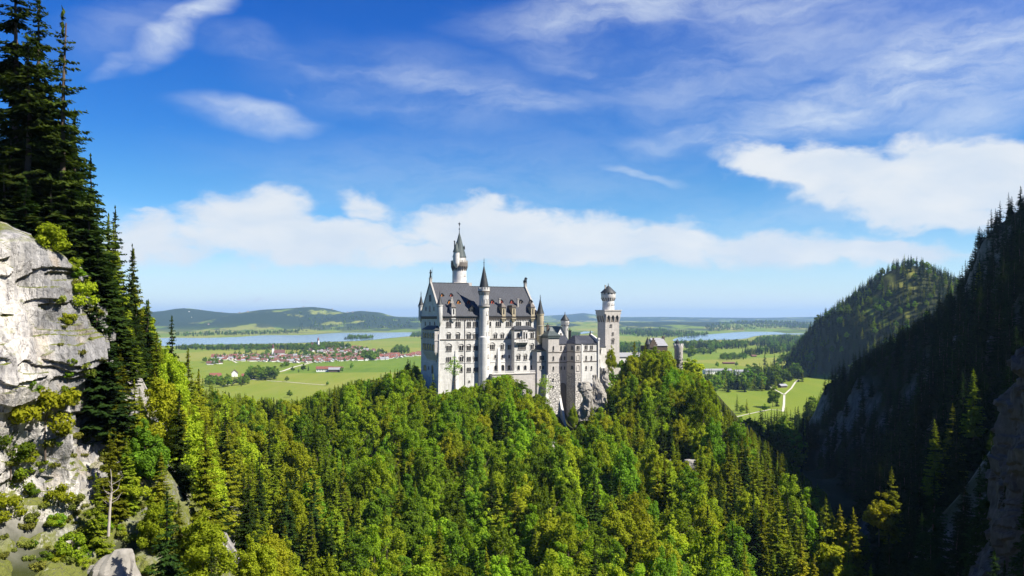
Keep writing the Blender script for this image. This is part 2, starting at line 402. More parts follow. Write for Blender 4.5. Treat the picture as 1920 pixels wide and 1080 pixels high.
def rock_mat():
    m, t, out = new_mat('limestone_cliff_rock')
    co = t.add('ShaderNodeTexCoord').outputs['Object']
    geo = t.add('ShaderNodeNewGeometry')
    nz = t.add('ShaderNodeSeparateXYZ'); t.l.new(geo.outputs['True Normal'], nz.inputs[0])
    big = t.noise(t.mapping(co, scale=(1, 1, .6)), 0.09, 6.0, 0.6)
    st = t.noise(t.mapping(co, rot=(R(12), R(8), 0), scale=(1.6, 1.6, .22)), 0.55, 8.0, 0.65)
    fine = t.noise(co, 2.6, 8.0, 0.65)
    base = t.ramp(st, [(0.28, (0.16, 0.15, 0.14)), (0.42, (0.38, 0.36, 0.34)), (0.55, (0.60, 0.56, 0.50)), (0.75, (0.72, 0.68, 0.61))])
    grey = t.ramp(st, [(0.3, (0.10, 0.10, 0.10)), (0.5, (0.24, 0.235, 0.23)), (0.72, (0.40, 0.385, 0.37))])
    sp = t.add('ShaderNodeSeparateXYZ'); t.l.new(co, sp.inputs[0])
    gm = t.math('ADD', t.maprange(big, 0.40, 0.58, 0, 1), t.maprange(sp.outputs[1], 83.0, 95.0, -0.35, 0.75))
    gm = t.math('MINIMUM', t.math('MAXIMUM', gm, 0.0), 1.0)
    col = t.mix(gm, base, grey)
    ochre = t.math('MULTIPLY', t.maprange(t.noise(co, 0.3, 4.0), 0.55, 0.72, 0, 1), 0.45)
    col = t.mix(ochre, col, (0.44, 0.33, 0.20, 1))
    lowz = t.maprange(sp.outputs[2], -14.0, -24.0, 0.0, 1.0)
    vegn = t.math('ADD', nz.outputs[2], t.math('MULTIPLY', lowz, 0.45))
    veg = t.math('MULTIPLY', t.maprange(t.math('ADD', vegn, t.math('MULTIPLY', t.math('SUBTRACT', fine, .5), .9)), 0.42, 0.68, 0, 1), t.math('MAXIMUM', t.maprange(t.noise(co, 0.25, 4.0), 0.38, 0.52, 0, 1), t.math('MULTIPLY', lowz, t.maprange(t.noise(co, 0.16, 5.0), 0.40, 0.50, 0.1, 1))))
    col = t.mix(veg, col, t.mix(fine, (0.06, 0.085, 0.015, 1), (0.21, 0.21, 0.05, 1)))
    crack = t.noise(t.mapping(co, scale=(1, 1, .5)), 0.9, 10.0, 0.7)
    cl = t.math('ABSOLUTE', t.math('SUBTRACT', t.noise(t.mapping(co, rot=(R(20), R(10), 0), scale=(1, 1, .35)), 0.7, 5.0, .6, .6), 0.5))
    col = t.mix(t.maprange(cl, 0.0, 0.018, 0.75, 0.0), col, (0.07, 0.065, 0.06, 1))
    hgt = t.math('ADD', t.math('MULTIPLY', fine, 0.35), t.math('ADD', t.math('MULTIPLY', crack, 0.8), t.math('MULTIPLY', st, .5)))
    principled(t, out, col, 0.92, hgt, 0.9, 0.7, 0.15)
    return m
M['rock'] = rock_mat()

HAZE = 3.6e-5

M['rock_out'] = simple_mat('weathered_grey_rock', (0.27, 0.25, 0.215), 0.95, 0.75, 0.6)
M['rock_shade'] = simple_mat('shade_darkened_rock', (0.075, 0.07, 0.065), 0.9, 0.85, 0.7)  # rock colour lowered to paint in the crag's shade
def ground_mat():
    m, t, out = new_mat('ground')
    co = t.add('ShaderNodeTexCoord').outputs['Object']
    fa = t.add('ShaderNodeAttribute', attribute_name='forest').outputs['Fac']
    ra = t.add('ShaderNodeAttribute', attribute_name='rock').outputs['Fac']
    sp = t.add('ShaderNodeSeparateXYZ'); t.l.new(co, sp.inputs[0])
    flat = t.mapping(co, scale=(1, 1, 0))
    # mown fields of the plain
    vo = t.add('ShaderNodeTexVoronoi'); t.l.new(t.mapping(flat, rot=(0, 0, R(24)), scale=(1 / 420, 1 / 800, 0)), vo.inputs[0]); vo.inputs['Scale'].default_value = 1.0
    vs = t.add('ShaderNodeSeparateColor'); t.l.new(vo.outputs['Color'], vs.inputs[0])
    n1 = t.noise(flat, 1 / 260, 6.0, 0.6); n2 = t.noise(t.mapping(flat, rot=(0, 0, R(24)), scale=(1, .12, 1)), 1 / 25, 4.0, .5); n3 = t.noise(flat, 0.25, 6.0, .7)
    f = t.math('ADD', t.math('MULTIPLY', vs.outputs[0], 0.5), t.math('ADD', t.math('MULTIPLY', n1, 0.4), t.math('ADD', t.math('MULTIPLY', n2, 0.32), t.math('MULTIPLY', n3, .15))))
    meadow = t.ramp(f, [(0.28, (0.070, 0.125, 0.012)), (0.48, (0.115, 0.175, 0.014)), (0.66, (0.155, 0.195, 0.019)), (0.9, (0.22, 0.215, 0.04))])
    # woods and hamlets of the far country
    fy = t.maprange(sp.outputs[1], 5600, 8200, 0.0, 1.0)
    wn = t.noise(t.mapping(flat, scale=(1, .45, 0)), 1 / 560, 8.0, 0.66)
    wood = t.math('MULTIPLY', t.maprange(t.math('ADD', wn, t.math('MULTIPLY', t.maprange(sp.outputs[2], -118, -10, 0, 1), 0.10)), 0.51, 0.535, 0, 1), fy)
    woodc = t.mix(t.noise(flat, 1 / 60, 5.0, .7), (0.010, 0.022, 0.010, 1), (0.03, 0.05, 0.016, 1))
    col = t.mix(wood, meadow, woodc)
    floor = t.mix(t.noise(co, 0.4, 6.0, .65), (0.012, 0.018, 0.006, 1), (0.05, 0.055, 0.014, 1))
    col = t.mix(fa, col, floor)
    rk = t.ramp(t.noise(t.mapping(co, scale=(1, 1, .4)), 0.35, 8.0, .65), [(0.3, (0.10, 0.095, 0.085)), (0.5, (0.30, 0.28, 0.25)), (0.72, (0.50, 0.47, 0.42))])
    col = t.mix(ra, col, rk)
    principled(t, out, col, 0.95, t.noise(co, 0.6, 6.0, .65), 0.5, 0.5, 0.1)
    return m
M['ground'] = ground_mat()

# ------------------------------------------------------------------ the land
ZP = -120.0
CT = np.array([
    # under and behind the viewpoint, the gorge
    (0, -150, -90), (0, -60, -95), (0, 0, -95), (0, 60, -90), (-20, 60, -82), (40, 60, -85), (-10, 120, -84), (30, 120, -82), (58, 120, -84),
    # slope facing the viewpoint
    (-60, 170, -70), (0, 170, -74), (50, 170, -75), (80, 170, -80), (-90, 220, -66), (-30, 220, -70), (30, 220, -71), (75, 220, -73), (104, 220, -90),
    (-130, 300, -62), (-60, 300, -63), (0, 300, -63), (60, 300, -66), (96, 300, -74), (126, 300, -100),
    (-140, 350, -55), (-60, 350, -56), (0, 350, -54), (40, 345, -64), (80, 350, -56), (115, 350, -74), (148, 350, -106),
    (-150, 400, -52), (-90, 400, -50), (-40, 400, -42), (0, 395, -46), (18, 400, -50), (26, 413, -63), (40, 415, -66), (48, 424, -64), (33, 400, -68), (46, 402, -68), (34, 384, -70), (46, 384, -68), (34, 365, -68), (65, 400, -50), (100, 400, -42), (130, 400, -70), (112, 400, -56), (165, 400, -92),
    (-38, 420, -40), (0, 434, -40), (18, 440, -40), (34, 440, -60), (60, 450, -40), (90, 450, -36), (112, 460, -38), (140, 460, -68), (178, 460, -95),
    (-120, 480, -66), (-60, 480, -52), (0, 500, -46), (60, 510, -42), (110, 515, -42), (150, 510, -68),
    (-150, 560, -98), (0, 570, -90), (100, 570, -85), (180, 560, -104),
    (-200, 700, -119), (0, 700, -119), (150, 700, -119), (-220, 600, -115),
    # cliff hill
    (-63, 93, 10), (-68, 84, 11), (-61, 94, 9), (-60, 101, 7), (-60, 108, 6), (-72, 84, 14), (-67, 104, 11), (-64, 116, 5), (-75, 95, 13), (-90, 110, 18), (-110, 130, 22), (-76, 70, 12), (-66, 128, 3), (-69, 150, -17), (-71, 170, -26), (-78, 200, -38), (-104, 250, -52),
    (-55, 73, -22), (-51, 82, -22), (-44, 70, -27), (-44, 88, -25), (-40, 97, -25), (-36, 80, -33), (-30, 92, -43), (-38, 112, -38), (-46, 116, -27), (-22, 100, -62), (-24, 130, -68), (-44, 150, -58),
    (-100, 160, 5), (-120, 200, -15), (-170, 250, -30), (-200, 200, 30), (-200, 120, 60), (-150, 80, 50), (-40, 30, -20), (-80, 20, 20), (-120, -60, 40), (-230, 320, -60),
    # shaded mountainside
    (50, 0, -70), (50, 60, -72), (95, 60, -12), (150, 60, 55), (57, 100, -70), (72, 100, -44), (100, 100, 0), (160, 100, 52), (78, 150, -76), (96, 150, -40), (130, 150, 0),
    (85, 200, -82), (105, 200, -52), (128, 200, -22), (200, 200, 40), (300, 200, 144), (142, 300, -62), (165, 300, -28), (192, 300, 12), (280, 300, 106), (400, 300, 250),
    (178, 400, -95), (204, 400, -44), (256, 400, 34), (340, 400, 150), (480, 400, 330), (192, 500, -102), (215, 500, -40), (250, 500, -12), (280, 500, 5), (270, 480, 4), (283, 482, 44), (293, 525, 4), (307, 525, 44), (293, 500, 47), (320, 500, 48), (420, 500, 180), (560, 500, 350),
    (212, 600, -112), (236, 600, -52), (300, 600, -18), (335, 600, -8), (380, 600, 20), (500, 600, 140), (235, 700, -117), (300, 700, -96), (400, 700, -70), (500, 700, -10), (600, 700, 50),
    (300, 850, -119), (450, 850, -112), (600, 850, -70), (100, 850, -120), (-200, 850, -120),
    (500, 300, 365), (560, 100, 385), (560, -100, 385), (580, 450, 320), (500, 0, 330), (300, 0, 180), (150, 0, 50), (120, -150, 0), (400, -150, 250), (700, 100, 330), (700, 400, 300),
], float)
def tps_fit(c):
    d = np.hypot(c[:, None, 0] - c[None, :, 0], c[:, None, 1] - c[None, :, 1])
    n = len(c); A = np.zeros((n + 3, n + 3)); A[:n, :n] = -d; A[:n, n:] = np.column_stack([np.ones(n), c[:, :2]]); A[n:, :n] = A[:n, n:].T
    A[:n, :n] -= np.eye(n) * 1.5
    return np.linalg.solve(A, np.concatenate([c[:, 2], np.zeros(3)]))
TW = tps_fit(CT)
def near_h(x, y):
    out = np.empty(len(x))
    for i in range(0, len(x), 20000):
        X, Y = x[i:i + 20000], y[i:i + 20000]
        d = np.hypot(X[:, None] - CT[None, :, 0], Y[:, None] - CT[None, :, 1])
        out[i:i + 20000] = -d @ TW[:-3] + TW[-3] + TW[-2] * X + TW[-1] * Y
    return out
def prof(x, D, pts):
    xs = [(p - 960) / F * D for p, _ in pts]; zs = [(HOR - q) / F * D for _, q in pts]
    return np.interp(x, xs, zs)
HILL_A = [(-400, 590), (100, 584), (250, 588), (320, 583), (352, 577.5), (400, 584), (450, 588.5), (500, 580.5), (560, 577.5), (590, 575.5), (620, 579), (650, 587.5), (680, 583), (715, 586), (735, 593), (790, 597), (900, 600), (1000, 604)]
HILL_B = [(-500, 592), (700, 594), (900, 594), (1020, 592), (1060, 590), (1092, 587), (1122, 591), (1150, 594.5), (1240, 594), (1300, 595), (1420, 596), (1550, 593.5), (1900, 590)]
def mount_b(x, y):
    """wooded cone with meadows at its top"""
    px0, py0, z0 = 838.0, 1700.0, 113.0
    dx, dy = x - px0, y - py0
    n = fbm(np.column_stack([x / 170, y / 170]), 4, 31)
    r = np.hypot(dx * np.where(dx < 0, 1.0, 0.75), dy * 0.8)
    z = z0 - 0.90 * (np.sqrt(r * r + 900) - 30) + n * 16 * sstep(r, 10, 120)
    z = np.where((x < 700) | (y < 1480), z - sstep(700 - x, 0, 130) * 100 - sstep(1480 - y, 0, 120) * 60, z)
    z2 = 95 - 0.55 * np.hypot(dx - 260, dy * .7) + n * 20
    return np.maximum(z, z2)
def height(x, y):
    x = np.asarray(x, float); y = np.asarray(y, float)
    h = np.full(x.shape, ZP)
    n0 = fbm(np.column_stack([x / 900, y / 900]), 3, 3)
    # far country
    cA = prof(x * 10000 / np.maximum(y, 7000) * np.clip(y / 10000, .7, 1.0), 10000, HILL_A)
    ra = sstep(y, 6900, 10000) * (1 - 0.8 * sstep(y, 10500, 15000))
    hA = (cA - ZP) * np.where(y < 10000, ra ** 1.25, ra) + fbm(np.column_stack([x / 1300, y / 1300]), 4, 5) * 42 * sstep(y, 7000, 8500) * sstep(cA, -70, 40) * (1 - sstep(y, 9300, 10000))
    roll = (np.maximum(0, fbm(np.column_stack([x / 2300, y / 1700]), 4, 11) + .12) * 75) * sstep(y, 9300, 12500)
    roll += np.maximum(0, fbm(np.column_stack([x / 900 + 5, y / 700]), 3, 13)) * 26 * sstep(y, 6600, 7400) * (1 - sstep(np.abs(x - 300), 500, 900) * sstep(x, 900, 1000) * 0)
    cB = prof(x * 21000 / np.maximum(y, 14000) * np.clip(y / 21000, .7, 1.0), 21000, HILL_B)
    hB = (cB - ZP) * sstep(y, 14500, 21000)
    hC = (100 + 60 * vnoise(np.column_stack([x / 5000, y / 5000]), 8)) * sstep(y, 26000, 33000)
    h = h + np.maximum.reduce([hA, roll * (1 - .8 * sstep(hA, 5, 40)), hB, hC])
    # wooded mountain on the far side of the meadows
    mb = mount_b(x, y)
    k = 18.0
    d = np.clip((mb - h) / k, -1, 1)
    h = np.where(mb > h + k, mb, np.where(mb < h - k, h, h + k * (d + 1) ** 2 / 4))
    # the near valley
    w = (1 - sstep(y, 720, 900)) * sstep(x, -420, -300) * (1 - sstep(x, 700, 950)) * sstep(y, -420, -300)
    idx = np.nonzero(w > 0)[0]
    if len(idx):
        X, Y = x[idx], y[idx]
        nh = near_h(X, Y)
        nn = fbm(np.column_stack([X / 45, Y / 45]), 5, 21) * 5.0 + ridged(np.column_stack([X / 22, Y / 22]), 4, 23) * 1.6
        amp = sstep(nh, -119, -104) * (1 - np.exp(-(((X - 5) / 75) ** 2 + ((Y - 448) / 40) ** 2)))
        nh = np.maximum(nh + nn * amp, ZP)
        h[idx] = h[idx] * (1 - w[idx]) + nh * w[idx]
    return h
def hz(x, y): return float(height(np.array([float(x)]), np.array([float(y)]))[0])

def axis(lo, hi, step, far_lo, far_hi, g):
    a = list(np.arange(lo, hi + .1, step)); s = step
    while a[-1] < far_hi: s *= g; a.append(a[-1] + s)
    s = step
    while a[0] > far_lo: s *= g; a.insert(0, a[0] - s)
    return np.array(a)
gx = axis(-340, 640, 4.0, -32000, 32000, 1.04); gy = axis(-260, 900, 4.0, -2500, 44000, 1.024)
GX, GY = np.meshgrid(gx, gy); fx, fy = GX.ravel(), GY.ravel()
GH = height(fx, fy)
nx, ny = len(gx), len(gy)
ii = (np.arange(ny - 1)[:, None] * nx + np.arange(nx - 1)[None, :]).ravel()
me = np_mesh('ground', np.column_stack([fx, fy, GH]), np.column_stack([ii, ii + 1, ii + nx + 1, ii + nx]), smooth=True)
gz = GH.reshape(ny, nx)
sl = np.hypot(np.gradient(gz, gx, axis=1), np.gradient(gz, gy, axis=0)).ravel()
MEADOWS_B = [(1712, 517, 12, 7), (1668, 520, 14, 8), (1680, 534, 20, 6), (1705, 535, 10, 7), (1645, 562, 10, 9), (1655, 605, 16, 6), (1705, 592, 14, 4), (1630, 585, 10, 8)]
def meadow_b(x, y, z):
    px = 960 + F * x / y; py = HOR - F * z / y
    m = np.zeros(len(x))
    for a, b, ra, rb in MEADOWS_B: m = np.maximum(m, 1 - ((px - a) / ra) ** 2 - ((py - b) / rb) ** 2)
    return sstep(m, 0, .3) * (y > 1250) * (y < 1720)
onB = (mount_b(fx, fy) > ZP + 4) & (fy > 900) & (fy < 3200)
forest = np.where(fy < 950, sstep(GH, ZP + .3, ZP + 3), 0.0)
forest = np.where(onB, 1 - meadow_b(fx, np.maximum(fy, 1), GH), forest)
rockm = np.where(fy < 760, sstep(sl + fbm(np.column_stack([fx / 9, fy / 9]), 3, 77) * .35, 1.35, 1.8), 0) * np.where(fx > 60, .35, 1.0)
for nm, arr in (('forest', forest), ('rock', rockm)):
    at = me.attributes.new(nm, 'FLOAT', 'POINT'); at.data.foreach_set('value', arr.astype(np.float32))
tag(mesh_obj('ground', me, M['ground']), kind='structure')

# water
m, t, out = new_mat('lake_water')
co = t.add('ShaderNodeTexCoord').outputs['Object']
principled(t, out, (0.16, 0.24, 0.30, 1), 0.16, t.noise(t.mapping(co, scale=(1, .4, 1)), 1 / 18, 4.0, .6), 0.35, 3.0, 0.5)
M['water'] = m
def plane_pt(px, py, z): y = z * F / (HOR - py); return ((px - 960) / F * y, y, z)
def lake(pix, label):
    import bmesh
    pts = [plane_pt(px, py, ZP + 1.2) for px, py in pix]
    # smooth outline
    pl = []
    n = len(pts)
    for i in range(n):
        p0, p1, p2, p3 = (np.array(pts[(i + j - 1) % n]) for j in range(4))
        for s in range(6):
            u = s / 6
            q = .5 * (2 * p1 + (p2 - p0) * u + (2 * p0 - 5 * p1 + 4 * p2 - p3) * u * u + (3 * p1 - p0 - 3 * p2 + p3) * u ** 3)
            pl.append(tuple(q))
    me = bpy.data.meshes.new('lake'); me.from_pydata(pl, [], [tuple(range(len(pl)))])
    bm = bmesh.new(); bm.from_mesh(me); bmesh.ops.triangulate(bm, faces=bm.faces); bmesh.ops.recalc_face_normals(bm, faces=bm.faces)
    if bm.faces[0].normal.z < 0: bmesh.ops.reverse_faces(bm, faces=bm.faces)
    bm.to_mesh(me); bm.free()
    tag(mesh_obj('lake', me, M['water']), kind='structure')
lake([(300, 648), (380, 646), (460, 645), (540, 643.5), (610, 641), (680, 638.5), (740, 633), (800, 628), (900, 624), (900, 622.6), (800, 622.8), (720, 623.4), (640, 624), (570, 628), (500, 628.5), (440, 632), (380, 633.5), (300, 634)], 'a')
lake([(1000, 622), (1060, 625), (1095, 625.5), (1118, 620.5), (1120, 616.5), (1106, 614.3), (1080, 617), (1040, 619), (1000, 619.5)], 'b')
lake([(1262, 639), (1300, 638.5), (1345, 637), (1392, 635.6), (1418, 630), (1450, 627.5), (1500, 627), (1540, 626), (1540, 624.6), (1480, 625), (1450, 622.3), (1400, 622), (1360, 624.5), (1310, 628.5), (1275, 632)], 'c')

# paths over the plain
def path_strip(pix, w0):
    pts = []
    for (a, b) in zip(pix[:-1], pix[1:]):
        for s in np.linspace(0, 1, 8, endpoint=False): pts.append((a[0] + (b[0] - a[0]) * s, a[1] + (b[1] - a[1]) * s))
    pts.append(pix[-1])
    P3 = np.array([plane_pt(a, b, ZP) for a, b in pts])
    P3[:, 2] = np.maximum(height(P3[:, 0], P3[:, 1]), ZP) + 0.35
    d = np.gradient(P3[:, :2], axis=0); nrm = np.column_stack([-d[:, 1], d[:, 0]]); nrm /= np.linalg.norm(nrm, axis=1)[:, None]
    L = P3.copy(); Rr = P3.copy(); L[:, :2] += nrm * w0 / 2; Rr[:, :2] -= nrm * w0 / 2
    n = len(P3); v = np.concatenate([L, Rr]); i = np.arange(n - 1)
    tag(mesh_obj('path', np_mesh('path', v, np.column_stack([i + n, i + n + 1, i + 1, i])), M['path']), kind='structure')
path_strip([(1468, 772), (1470, 758), (1470.5, 741)], 3.0)
path_strip([(1470.5, 740.2), (1455, 732), (1440, 724), (1430, 720)], 2.5)
path_strip([(1470.5, 740.2), (1484, 728), (1491, 717), (1505, 706), (1518, 702.5), (1532, 701)], 2.8)
path_strip([(1380, 782), (1420, 773), (1445, 768), (1468, 770)], 2.2)
path_strip([(425, 722), (446, 716), (470, 712), (500, 713)], 5.5)
path_strip([(500, 714), (540, 716.5), (580, 720), (610, 722)], 4.0)
path_strip([(500, 702), (530, 696), (552, 688), (580, 681), (604, 675.5), (625, 672)], 7.0)
path_strip([(424, 672.5), (436, 676), (444, 680.5)], 5.0)

# ------------------------------------------------------------------ the limestone cliff
def make_cliff(name, plan, zb, zt, lean, nu, nv, amp, seed, parent=None):
    plan = np.array(plan, float)
    s = np.concatenate([[0], np.cumsum(np.hypot(*np.diff(plan, axis=0).T))]); sl_ = s[-1]
    u = np.linspace(0, sl_, nu); bx = np.interp(u, s, plan[:, 0]); by = np.interp(u, s, plan[:, 1])
    for _ in range(int(nu / 14)):
        bx[1:-1] = (bx[:-2] + 2 * bx[1:-1] + bx[2:]) / 4; by[1:-1] = (by[:-2] + 2 * by[1:-1] + by[2:]) / 4
    tx, ty = np.gradient(bx), np.gradient(by); l = np.hypot(tx, ty); nx_, ny_ = ty / l, -tx / l
    zt_ = np.interp(u, np.linspace(0, sl_, len(zt)), zt); zb_ = np.interp(u, np.linspace(0, sl_, len(zb)), zb)
    V = np.linspace(0, 1, nv)
    U2, V2 = np.meshgrid(np.arange(nu), V)
    Z = zb_[U2] + (zt_ - zb_)[U2] * V2
    ln = lean * V2 ** 1.4
    X = bx[U2] - nx_[U2] * ln; Y = by[U2] - ny_[U2] * ln
    p = np.column_stack([X.ravel(), Y.ravel(), Z.ravel()])
    q = p * np.array([1, 1, .45])
    d = fbm(q / 12, 4, seed) * 4.4 + ridged(q / 6.0, 5, seed + 3) * 1.15 + ridged(p * np.array([1, 1, .25]) / 2.2, 3, seed + 5) * .3
    d += np.floor(fbm(p * np.array([.6, .6, 1.6]) / 6, 3, seed + 7) * 4) * .5          # broken slabs
    d = (d * amp).reshape(nv, nu)
    X = X + nx_[U2] * d; Y = Y + ny_[U2] * d; Z = Z + vnoise(p / 3.3, seed + 9).reshape(nv, nu) * .5
    # roll the top back into the hill
    fade = sstep(V2, .93, 1.0)
    X = X - nx_[U2] * fade * 5; Y = Y - ny_[U2] * fade * 5
    i = (np.arange(nv - 1)[:, None] * nu + np.arange(nu - 1)[None, :]).ravel()
    me = np_mesh(name, np.column_stack([X.ravel(), Y.ravel(), Z.ravel()]), np.column_stack([i, i + 1, i + nu + 1, i + nu]), smooth=False)
    return mesh_obj(name, me, M['rock'], parent)
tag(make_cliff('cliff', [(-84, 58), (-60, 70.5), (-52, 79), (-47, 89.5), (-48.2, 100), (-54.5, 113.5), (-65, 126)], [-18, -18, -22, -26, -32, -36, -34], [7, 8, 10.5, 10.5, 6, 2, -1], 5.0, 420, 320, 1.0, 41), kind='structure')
def ledge_patch():
    """broken rock and grass steps below the cliff: finer ground laid over the coarse sheet"""
    xs = np.arange(-66, -16, .28); ys = np.arange(58, 126, .34)
    A, B = np.meshgrid(xs, ys); x, y = A.ravel(), B.ravel(); z = height(x, y)
    p = np.column_stack([x, y, z])
    edge = sstep(x, -66, -62) * (1 - sstep(x, -24, -16)) * sstep(y, 58, 63) * (1 - sstep(y, 116, 126)) * (1 - sstep(z, -15, -8))
    st = z + fbm(np.column_stack([x / 7, y / 7]), 3, 203) * 2.5
    step = (np.floor(st / 2.6) + sstep(st / 2.6 - np.floor(st / 2.6), .55, 1.0)) * 2.6
    d = (step - st) * .75 + fbm(p / 6, 4, 205) * 1.6 + ridged(p / 3.2, 4, 207) * .9 + ridged(p / 1.1, 3, 209) * .25
    z = z + (d + .9) * edge - 1.2 * (1 - edge)
    nx_, ny_ = len(xs), len(ys); i = (np.arange(ny_ - 1)[:, None] * nx_ + np.arange(nx_ - 1)[None, :]).ravel()
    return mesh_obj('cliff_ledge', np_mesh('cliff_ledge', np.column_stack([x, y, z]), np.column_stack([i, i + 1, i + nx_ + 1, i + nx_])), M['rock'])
tag(ledge_patch(), kind='structure')
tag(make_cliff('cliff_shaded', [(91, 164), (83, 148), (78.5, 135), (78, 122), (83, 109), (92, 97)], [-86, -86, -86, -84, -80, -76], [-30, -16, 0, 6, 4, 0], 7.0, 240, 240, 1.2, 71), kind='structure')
bpy.data.objects['cliff_shaded'].data.materials[0] = M['rock_shade']

# ------------------------------------------------------------------ trees: a few crowns of each kind, then copies
def quads_at(c, nrm, su, sv, spin, diamond=True):
    """leaf faces: centres c, normals nrm, half sizes su / sv"""
    n = len(c)
    nrm = nrm / np.maximum(np.linalg.norm(nrm, axis=1)[:, None], 1e-6)
    ref = np.where(np.abs(nrm[:, 2:3]) < .9, np.array([[0, 0, 1.0]]), np.array([[1.0, 0, 0]]))
    a = np.cross(nrm, ref); a /= np.linalg.norm(a, axis=1)[:, None]; b = np.cross(nrm, a)
    cs, sn = np.cos(spin)[:, None], np.sin(spin)[:, None]
    a, b = a * cs + b * sn, -a * sn + b * cs
    su, sv = np.asarray(su).reshape(-1, 1), np.asarray(sv).reshape(-1, 1)
    if diamond:
        v = np.stack([c - a * su, c - b * sv, c + a * su, c + b * sv], 1)
    else:
        v = np.stack([c - a * su - b * sv, c + a * su - b * sv, c + a * su + b * sv, c - a * su + b * sv], 1)
    return v.reshape(-1, 3), np.arange(n * 4).reshape(n, 4)
def unit(n, g):
    v = g.normal(size=(n, 3)); return v / np.linalg.norm(v, axis=1)[:, None]
def broadleaf_crown(seed, H, Rr, clumps, leaves, size, z0=.18, cone=0.0, c0=.26, c1=.46):
    g = np.random.default_rng(seed)
    cz, hz_ = H * (1 + z0) / 2, H * (1 - z0) / 2
    C, N, SZ = [], [], []
    d = unit(clumps, g); d[:, 2] = d[:, 2] * .95 + .05
    rad = g.uniform(.40, .95, clumps)
    cc = d * rad[:, None] * np.array([Rr, Rr, hz_]) + np.array([0, 0, cz])
    cc[0] = (g.uniform(-.5, .5), g.uniform(-.5, .5), cz + hz_ * .8)
    taper = 1 - cone * np.clip((cc[:, 2] - cz) / hz_, -.6, 1)
    cc[:, :2] *= taper[:, None]
    cr = g.uniform(c0, c1, clumps) * Rr * np.clip(taper, .5, 1.2)
    for k in range(clumps):
        n = int(leaves * (cr[k] / ((c0 + c1) / 2 * Rr)) ** 2)
        dd = unit(n, g)
        out = (cc[k] - np.array([0, 0, cz])); out = out / (np.linalg.norm(out) + 1e-6)
        dd = dd + out * .45; dd /= np.linalg.norm(dd, axis=1)[:, None]
        r = cr[k] * (g.uniform(.55, 1.12, n) + .12 * np.sin(dd[:, 0] * 5 + k) * np.cos(dd[:, 1] * 6))
        p = cc[k] + dd * r[:, None] * np.array([1.0, 1.0, 1.15 if c0 < .2 else .82])
        C.append(p); N.append(dd + np.array([0, 0, .35]) + g.normal(size=(n, 3)) * .55); SZ.append(g.uniform(.6, 1.25, n) * size)
    C = np.concatenate(C); N = np.concatenate(N); SZ = np.concatenate(SZ)
    return quads_at(C, N, SZ, SZ * g.uniform(.55, .9, len(SZ)), g.uniform(0, 6.28, len(SZ)))
def spruce_crown(seed, H, Rr, step, nb, seg, z0=.05, ragged=.3, gap=0.0, wid=1.0):
    g = np.random.default_rng(seed)
    B = []
    z = H * z0
    while z < H * .985:
        f = (z - H * z0) / (H * (1 - z0))
        L = Rr * ((1 - f) ** .8 * (.55 + .45 * min(1, f * 6 + .3))) + .12
        k = max(3, int(round(nb * (1 - f * .5))))
        if g.random() > gap:
            for j in range(k):
                if g.random() < .12 + gap * .4: continue
                B.append((z + g.uniform(-.3, .3) * step, g.uniform(0, 6.283), L * g.uniform(1 - ragged, 1 + ragged * .6), f))
        z += step * g.uniform(.8, 1.2)
    B = np.array(B); nB = len(B)
    T = np.linspace(.12, 1, seg)
    z_, a_, L_, f_ = B.T
    dr = g.uniform(.12, .38, nB) + .25 * (1 - f_)                   # droop
    t = T[None, :]
    r = L_[:, None] * t
    zz = z_[:, None] - dr[:, None] * L_[:, None] * (t - .55 * t ** 2.6) + .10 * L_[:, None] * f_[:, None] * t
    ca, sa = np.cos(a_)[:, None], np.sin(a_)[:, None]
    P = np.stack([r * ca, r * sa, zz], -1)
    V, out = [], []
    wbase = (.34 * (1 - t * .75) + .08) * np.minimum(L_[:, None], 3.2) * .8 * wid
    for side in (-1, 1):
        c = P + np.stack([-sa * wbase * .5 * side, ca * wbase * .5 * side, -wbase * .22 - .05 + 0 * sa], -1)
        c = c + g.normal(size=c.shape) * .06
        nr = np.stack([ca * .25 - sa * side * .35 + 0 * r, sa * .25 + ca * side * .35 + 0 * r, np.ones_like(r)], -1) + g.normal(size=c.shape) * .28
        ll = (L_[:, None] / seg * .85 + .10) * g.uniform(.7, 1.3, r.shape)
        # spray: long axis leans outward from the branch
        ax = np.stack([ca * .75 - sa * side * .65 + 0 * r, sa * .75 + ca * side * .65 + 0 * r, -.38 + 0 * r], -1) + g.normal(size=c.shape) * .15
        ax /= np.linalg.norm(ax, axis=-1)[..., None]
        bx = np.cross(nr, ax); bx /= np.linalg.norm(bx, axis=-1)[..., None]
        la, lb = (wbase * .75 + ll * .3)[..., None], (ll * .55)[..., None]
        q = np.stack([c - ax * la, c - bx * lb, c + ax * la * 1.1, c + bx * lb], -2)
        V.append(q.reshape(-1, 3))
    # hanging twigs
    c = P + np.stack([0 * r, 0 * r, -wbase * .35], -1) + g.normal(size=P.shape) * .08
    ax = np.stack([ca * .25 + 0 * r, sa * .25 + 0 * r, -1 + 0 * r], -1); bx = np.stack([-sa + 0 * r, ca + 0 * r, 0 * r], -1) + g.normal(size=P.shape) * .4
    la, lb = (wbase * .55)[..., None], (L_[:, None] / seg * .5 + 0 * r)[..., None]
    V.append(np.stack([c - ax * la, c - bx * lb, c + ax * la, c + bx * lb], -2).reshape(-1, 3))
    # leader
    n = 10; zz = np.linspace(H * .9, H, n); c = np.column_stack([g.normal(size=n) * .05, g.normal(size=n) * .05, zz])
    v, _ = quads_at(c, unit(n, g) * np.array([1, 1, .2]), np.full(n, .16), np.full(n, .4), np.zeros(n)); V.append(v)
    v = np.concatenate(V)
    return v, np.arange(len(v)).reshape(-1, 4)
def crown_mesh(name, vq, mat):
    me = np_mesh(name, vq[0], vq[1]); me.materials.append(mat); return me
